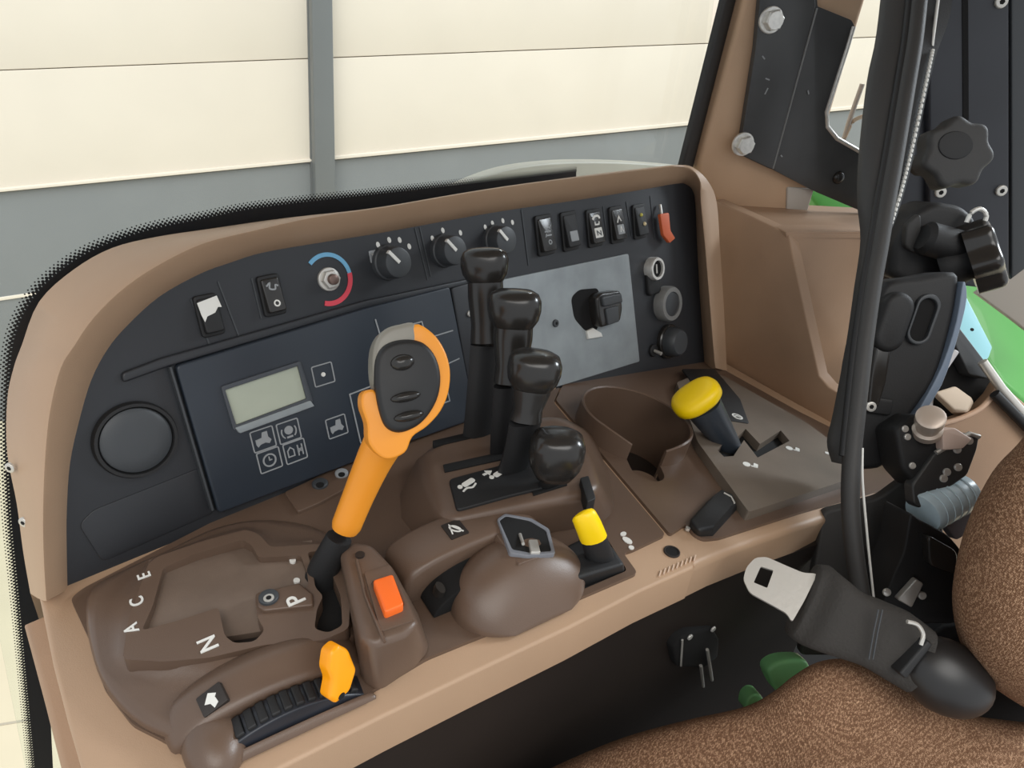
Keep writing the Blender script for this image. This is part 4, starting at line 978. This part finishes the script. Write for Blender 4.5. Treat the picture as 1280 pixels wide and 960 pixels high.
def oval(a, b, w): 
    (x0, y0), (x1, y1) = px(AR, (a, b)); d = Vec((x1 - x0, y1 - y0)); L_ = d.length; d.normalize(); n = Vec((-d.y, d.x)); pts = []
    for k in range(13):
        t = math.pi * k / 12; pts.append((x0 + w * (n.x * math.cos(t) - d.x * math.sin(t)), y0 + w * (n.y * math.cos(t) - d.y * math.sin(t))))
    for k in range(13):
        t = math.pi * k / 12; pts.append((x1 - w * (n.x * math.cos(t) - d.x * math.sin(t)), y1 - w * (n.y * math.cos(t) - d.y * math.sin(t))))
    return pts
obj('oval_boss', slab(AR, oval((1118, 385), (1106, 420), .0145), -.002, .010, .006), BLKM, ar, smooth=60)
orim = obj('oval_rim', slab(AR, [oval((1158, 382), (1146, 416), .0105), oval((1157, 384), (1146, 415), .0080)], -.002, .0045, .001), DKG, ar)
obj('oval_floor', slab(AR, oval((1157, 384), (1146, 415), .0080), -.002, .0008), VOID, ar)
obj('rib', slab(AR, rnd(px(AR, [(1094, 432), (1116, 430), (1108, 480), (1098, 512), (1084, 512), (1088, 470)], .006), .004), -.001, .006, .003), BLKG, ar, smooth=50)
obj('foot_step', slab(AR, rnd(px(AR, [(1082, 494), (1118, 500), (1114, 520), (1084, 516)], .004), .003), -.001, .004, .002), BLKM, ar)
screw(ar, AR.hit(1088, 508, .004), AR.N, .0048, CHR)

# ================================================================== HINGE BRACKET BELOW THE ARM
BF = Fr(S(1170, 580, .60), (-.62, -.60, .5))
hb = thing('hinge_bracket', BF.hit(1160, 640), 'black angled bracket plate with rows of small silver screws beside the seat back', 'bracket')
obj('hinge_block', slab(BF, rnd(px(BF, [(1118, 536), (1146, 516), (1176, 532), (1192, 556), (1172, 596), (1150, 612), (1128, 588)], .012), .005), -.02, .012, .005), BLKM, hb, smooth=50)
obj('plate', slab(BF, rnd(px(BF, [(1140, 606), (1168, 566), (1212, 541), (1225, 545), (1222, 562), (1210, 594), (1150, 636), (1142, 630)], .016), .003), .004, .016, .002), PLT, hb)
obj('plate_edge', tube([BF.hit(*q, .0165) for q in ((1170, 566), (1212, 542), (1224, 546))], .0022), STL, hb)
for x, y in ((1199, 556), (1211, 551), (1196, 562), (1183, 590), (1197, 584), (1179, 598)):
    screw(hb, BF.hit(x, y, .016), BF.N, .0034, CHR, 'screw', False)
obj('pivot_bolt', lathe(BF.hit(1158, 540, .012), BF.hit(1164, 520, .034), [(0, .012), (.25, .012), (.3, .0095), (.6, .0095), (.65, .0115), (.95, .0115), (1, .009), (1, .0002)], 24), mat('warm_bolt', (205, 190, 176), .35, metal=.4), hb)
obj('cream_block', slab(BF, rnd(px(BF, [(1170, 536), (1186, 534), (1208, 548), (1196, 560), (1172, 562)], .014), .002), .006, .022, .002), mat('pinkish_block', (214, 190, 176), .5), hb)
for x, y in ((1134, 546), (1131, 536), (1140, 582)):
    screw(hb, BF.hit(x, y, .012), BF.N, .003, CHR, 'screw', False)
pt_ = thing('roller', BF.hit(1180, 650), 'pale blue ridged roller tube under the bracket of silver screws', 'roller')
r0_, r1_ = S(1153, 642, .585), S(1205, 614, .60)
obj('tube_body', lathe(r0_, r1_, [(0, .012), (.0, .0165), (.03, .0175), (.97, .0175), (1, .0165), (1, .010)], 30), PALE, pt_)
bm = bmesh.new()
for k in range(5): lathe(r0_.lerp(r1_, .15 + .17 * k), r0_.lerp(r1_, .19 + .17 * k), [(0, .0174), (.2, .0180), (.8, .0180), (1, .0174)], 30, bm=bm)
obj('ridges', bm, PALE, pt_)
obj('grey_bracket', slab(BF, rnd(px(BF, [(1178, 652), (1214, 632), (1222, 660), (1196, 676)], .0), .003), -.01, 0, .002), mat('pale_metal', (176, 176, 186), .4), pt_)
RT = Fr(S(1150, 700, .57), (-.66, -.62, .4))
rt_ = thing('belt_retractor', RT.hit(1140, 760), 'black seat belt retractor housing between the hinge bracket and the seat', 'retractor')
obj('housing', slab(RT, rnd(px(RT, [(1138, 640), (1150, 650), (1185, 668), (1204, 690), (1200, 780), (1096, 780), (1112, 730), (1130, 690)]), .008), -.04, 0, .006), BLKM, rt_, smooth=50)
obj('cover', slab(RT, rnd(px(RT, [(1160, 668), (1198, 690), (1196, 720), (1162, 708)], .010), .006), -.002, .010, .004), BLKG, rt_)
obj('bright_lever', slab(RT, rnd(px(RT, [(1122, 750), (1146, 724), (1155, 730), (1140, 760)], .006), .002), -.002, .006, .001), STL, rt_)
for x, y in ((1108, 740), (1152, 744), (1103, 758)): screw(rt_, RT.hit(x, y, .0), RT.N, .0035, CHR, 'screw', False)
dp = thing('trim_panel', S(1105, 760, .64), 'dark grey trim panel behind the hanging black cable, low beside the seat', 'panel')
DP = Fr(S(1105, 700, .64), (-.66, -.62, .35))
obj('panel_body', slab(DP, rnd(px(DP, [(1030, 640), (1100, 622), (1130, 600), (1180, 600), (1180, 820), (1000, 820), (1020, 700)]), .006), -.01, 0, .003), mat('dark_trim', (58, 56, 54), .6), dp)
obj('clip', slab(DP, rnd(px(DP, [(1124, 668), (1136, 672), (1132, 682), (1122, 676)], .003), .001), 0, .004, .001), GPR, dp)

# ================================================================== HANGING STRAP AND CABLE
sd_ = thing('hanging_strap', S(1065, 580, .56), 'long dark rubber strap with piped edge and white stitching hanging down the right side', 'strap')
def dz(y): return .60 - .05 * max(0, min(1, (y - 0) / 600))
Lp = [(1130, -420), (1116, -200), (1108, -60), (1098, 40), (1086, 100), (1076, 190), (1074, 250), (1078, 300), (1070, 360), (1060, 430), (1044, 515), (1036, 552), (1042, 578)]
Rp = [(1172, -420), (1158, -200), (1150, -60), (1140, 40), (1130, 110), (1112, 205), (1104, 255), (1096, 305), (1088, 350), (1080, 420), (1070, 510), (1066, 560), (1062, 582)]
rings = []
for a, b in zip(spl(Lp, 4, closed=False), spl(Rp, 4, closed=False)):
    p, q = S(a[0], a[1], dz(a[1]) + .012), S(b[0], b[1], dz(b[1])); t = (q - p).normalized(); n = FWD * -.003
    rings.append([p, p.lerp(q, .1) + n, p.lerp(q, .5) + n * 1.6, p.lerp(q, .9) + n, q, q - n * 1.2, p - n * 1.2])
obj('band', loft(rings), RUB, sd_, smooth=50)
wp = [(1175, -420), (1161, -200), (1153, -60), (1144, 40), (1133, 110), (1117, 205), (1108, 255), (1099, 310), (1090, 360), (1080, 430), (1071, 510), (1065, 570), (1063, 630), (1068, 690), (1077, 750), (1082, 790)]
obj('welt', tube([S(x, y, dz(y) - .004) for x, y in spl(wp, 5, closed=False)], .0072, 14), RUB, sd_, smooth=70)
wp2 = [(x - 11, y) for x, y in wp[:12]]
obj('welt', tube([S(x, y, dz(y) - .002) for x, y in spl(wp2, 5, closed=False)], .0036, 10), BLKM, sd_, smooth=70)
Le = [(1180, -420), (1166, -200), (1158, -60), (1149, 40), (1138, 110), (1122, 205), (1110, 270), (1102, 300)]; Re = [(1217, -420), (1203, -200), (1195, -60), (1186, 20), (1166, 80), (1140, 200), (1120, 270), (1106, 302)]
rings = []
for a, b in zip(spl(Le, 4, closed=False), spl(Re, 4, closed=False)):
    p, q = S(a[0], a[1], dz(a[1])), S(b[0], b[1], dz(b[1]) + .004); n = FWD * -.0016
    rings.append([p + n, q + n, q - n, p - n])
obj('edge_band', loft(rings), BLKM, sd_)
stp = spl([S(x, y, dz(y) - .0012) for x, y in ((1166, 62), (1156, 110), (1141, 180), (1127, 236), (1111, 288))], 10, closed=False)
bm = bmesh.new()
for i in range(len(stp) - 1):
    tube([stp[i].lerp(stp[i + 1], .1), stp[i].lerp(stp[i + 1], .75)], .0016, 6, bm=bm)
stt = obj('stitching', bm, WHT, sd_); stt['kind'] = 'stuff'
obj('bright_edge', tube([S(x, y, .60 - .003) for x, y in ((1178, -40), (1170, 20), (1165, 58))], .0014, 8), WHT, sd_)
cdz = tube([S(x, y, .545) for x, y in spl([(1078, 560), (1078, 600), (1083, 660), (1088, 710), (1093, 756)], 4, closed=False)], .0010, 8)
cw = obj('white_cord', cdz, WHT); tag(cw, 'thin white cord running down beside the hanging black strap to the seat', 'cord')

# ================================================================== CONNECTOR ON THE CONSOLE FRONT
SKP = Fr(T(800, 739) + Vec((0, .022, 0)), -PD, LD)
ct = thing('connector_socket', SKP.hit(872, 830), 'small black socket with two screws and metal prongs low on the console front', 'socket')
obj('shell', slab(SKP, rnd(px(SKP, [(842, 812), (850, 800), (862, 792), (892, 786), (900, 800), (898, 822), (880, 836), (846, 834)], .012), .004), 0, .012, .003), VOID, ct)
for x, y in ((862, 796), (891, 786)): screw(ct, SKP.hit(x, y, .012), SKP.N, .003, CHR, 'screw', False)
for a in (((884, 812), (890, 850)), ((876, 832), (879, 858)), ((853, 800), (851, 832))): obj('prong', tube([SKP.hit(*q, .014) for q in a], .0016 if a[0][0] > 860 else .001, 8), STL, ct)

# ================================================================== SEAT BELT BUCKLE
bk = thing('seat_belt', S(1190, 890, .47), 'seat belt with flat steel tongue, dark fabric sleeve and black moulded end', 'seat belt')
BT = Fr(S(975, 735, .50), (CAM - S(975, 735, .50)).normalized() + Vec((0, 0, .5)), RIGHT)
tp = [(929, 724), (933, 709), (944, 697), (958, 696), (985, 708), (1004, 716), (1022, 717), (1006, 750), (990, 778), (984, 767), (970, 759), (937, 741)]
hp_ = [(951, 708), (967, 713), (959, 735), (942, 728)]
obj('tongue', slab(BT, [rnd(px(BT, tp, .0), .003), rnd(px(BT, hp_), .001)], -.003, 0), STL, bk)
secs = [((1004, 750), 47, .50, .4), ((1014, 755), 52, .498, .45), ((1032, 764), 49, .49, .5), ((1062, 780), 44, .485, .5), ((1090, 792), 43, .48, .55), ((1118, 806), 44, .475, .55), ((1144, 822), 42, .468, .6)]
rings = []
dv = Vec((.55, -.83))
for i, ((x, y), w_, d_, fl) in enumerate(secs):
    c = S(x, y, d_); n = 20; ring = []
    u_ = RIGHT * .42 - DOWN * .90
    for k in range(n):
        a = 2 * math.pi * k / n; cc, ss = math.cos(a), math.sin(a); e = 2 / 3.0
        cc = math.copysign(abs(cc) ** e, cc); ss = math.copysign(abs(ss) ** e, ss)
        wob = 1 + .03 * math.sin(3 * a + i * 1.7)
        ring.append(c + u_ * (w_ * d_ / FPX * cc * wob) + FWD * (.013 * ss * fl * 2))
    rings.append(ring)
R2 = [spl([r[k] for r in rings], 3, closed=False) for k in range(20)]
obj('fabric_sleeve', loft([list(x) for x in zip(*R2)]), WEB, bk, smooth=70)
for off in (0, 5): obj('seam_stitch', tube([S(x, y, .4625) for x, y in ((1098 + off, 762), (1092 + off, 790), (1086 + off, 824))], .0006, 6), DKG, bk)
bd = obj('moulded_end', ball(S(1182, 846, .465), (.0335, .0255, .022), 28, ((RIGHT * .86 + DOWN * .5), (DOWN * .86 - RIGHT * .5), FWD)), mat('soft_black', (32, 31, 31), .4), bk, smooth=80)
obj('frame_bar', slab(Fr(S(1146, 826, .452), -FWD, RIGHT), rnd(px(Fr(S(1146, 826, .452), -FWD, RIGHT), [(1124, 842), (1160, 800), (1167, 806), (1133, 850)]), .002), -.018, 0, .003), BLKM, bk)
obj('wire_loop', tube([Vec(q) for q in spl([S(x, y, .45) for x, y in ((1134, 777), (1147, 781), (1154, 793), (1151, 806))], 4, closed=False)], .0014, 8), STL, bk)

# ================================================================== SEAT
def sheet(rows, n=5):
    g = [spl(r, n, closed=False) for r in rows]
    cols = [spl([r[k] for r in g], n, closed=False) for k in range(len(g[0]))]
    bm = bmesh.new(); V_ = [[bm.verts.new(p) for p in c] for c in cols]
    for i in range(len(V_) - 1):
        for k in range(len(V_[0]) - 1): bm.faces.new((V_[i][k], V_[i + 1][k], V_[i + 1][k + 1], V_[i][k + 1]))
    return bm
se = thing('driver_seat', S(1000, 1000, .55), 'brown woven fabric driver seat, cushion and backrest edge at the lower right', 'seat')
e = [(560, 1040), (640, 988), (700, 956), (780, 923), (860, 901), (930, 885), (965, 867), (992, 846), (1022, 829), (1058, 825), (1100, 838), (1145, 868), (1200, 892), (1290, 905), (1420, 915)]
def row(dy, d, sx=0): return [S(x + sx, y + dy, d) for x, y in e]
def flat_(e): return [(x, y * .75 + 925 * .25) for x, y in e]
rows = [row(150, .62), row(40, .575), row(4, .545), row(0, .52), row(14, .495), [S(x, y + 70, .465) for x, y in flat_(e)], [S(x, y + 160, .43) for x, y in flat_(e)], [S(x, y + 330, .39) for x, y in flat_(e)]]
cu_ = obj('cushion', sheet(rows), FAB, se, smooth=80)
b_ = [(1330, 470), (1282, 545), (1242, 590), (1210, 655), (1194, 720), (1193, 765), (1204, 808), (1228, 845), (1262, 872), (1310, 900)]
def colm(dx, d): return [S(x + dx, y, d) for x, y in b_]
rows = [colm(120, .62), colm(40, .56), colm(3, .50), colm(0, .475), colm(12, .45), colm(50, .425), colm(120, .405), colm(260, .39)]
ba_ = obj('backrest', sheet(rows), FAB, se, smooth=80)
for o_ in (cu_, ba_):
    cn = sum((p.normal for p in o_.data.polygons), Vec((0, 0, 0)))
    md = o_.modifiers.new('thickness', 'SOLIDIFY'); md.thickness = .05; md.offset = 1 if cn.dot(FWD) < 0 else -1
obj('dark_gap_slab', slab(Fr(S(1200, 880, .60), (-.5, -.5, .6)), px(Fr(S(1200, 880, .60), (-.5, -.5, .6)), [(1110, 830), (1180, 780), (1300, 760), (1300, 1000), (1110, 1000)]), -.03, 0, .004), BLKM, se)  # black slab added to darken the gap behind cushion and backrest
# little green painted ends below the cushion's far edge
GB = Fr(S(985, 845, .64), (-.6, -.6, .5))
gb = obj('green_bracket', slab(GB, [tuple(q) for q in spl(px(GB, [(960, 842), (968, 830), (988, 825), (1010, 828), (1012, 850), (990, 866), (974, 868)]), 4)], -.02, 0, .004), mat('lit_green_paint', (150, 225, 150), .35)); tag(gb, 'larger green painted metal end peeping over the seat cushion', 'bracket')  # same green paint, lightened in colour to look lit despite the shade
gb = obj('green_bracket', slab(GB, [tuple(q) for q in spl(px(GB, [(934, 876), (942, 868), (952, 870), (956, 884), (934, 890)]), 4)], -.02, 0, .004), MATS['lit_green_paint']); tag(gb, 'smaller green painted metal end peeping over the seat cushion', 'bracket')
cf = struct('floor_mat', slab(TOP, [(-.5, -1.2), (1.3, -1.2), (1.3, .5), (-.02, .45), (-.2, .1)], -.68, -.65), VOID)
# ================================================================== LIGHT
w = bpy.data.worlds.new('world'); scn.world = w; w.use_nodes = True
bg = w.node_tree.nodes['Background']; bg.inputs['Color'].default_value = (.92, .96, 1.0, 1); bg.inputs['Strength'].default_value = .88
def sun(d, e, ang, c=(1, .97, .92)):
    l = bpy.data.lights.new('sun', 'SUN'); l.energy = e; l.angle = math.radians(ang); l.color = c
    o = bpy.data.objects.new('sun', l); COL.objects.link(o); o.rotation_euler = Vec(d).to_track_quat('-Z', 'Y').to_euler(); o.location = (0, 0, 3)
sun((-.80, .34, -.46), 2.1, 16, (.86, .94, 1))
sun((.32, .46, -.74), 2.0, 45, (1, .97, .92))
struct('shade_roof', slab(TOP, [(-.25, -.22), (1.35, -.22), (1.35, .60), (-.25, .60)], .80, .84, .01), mat('shade_roof_lining', (150, 130, 115), .8))  # unseen roof added to cut overhead light, trimmed short to let sun in
scn.view_settings.view_transform = 'Standard'; scn.view_settings.look = 'None'
scn.view_settings.gamma = 1; scn.view_settings.use_curve_mapping = False
scn.view_settings.exposure = 0.0
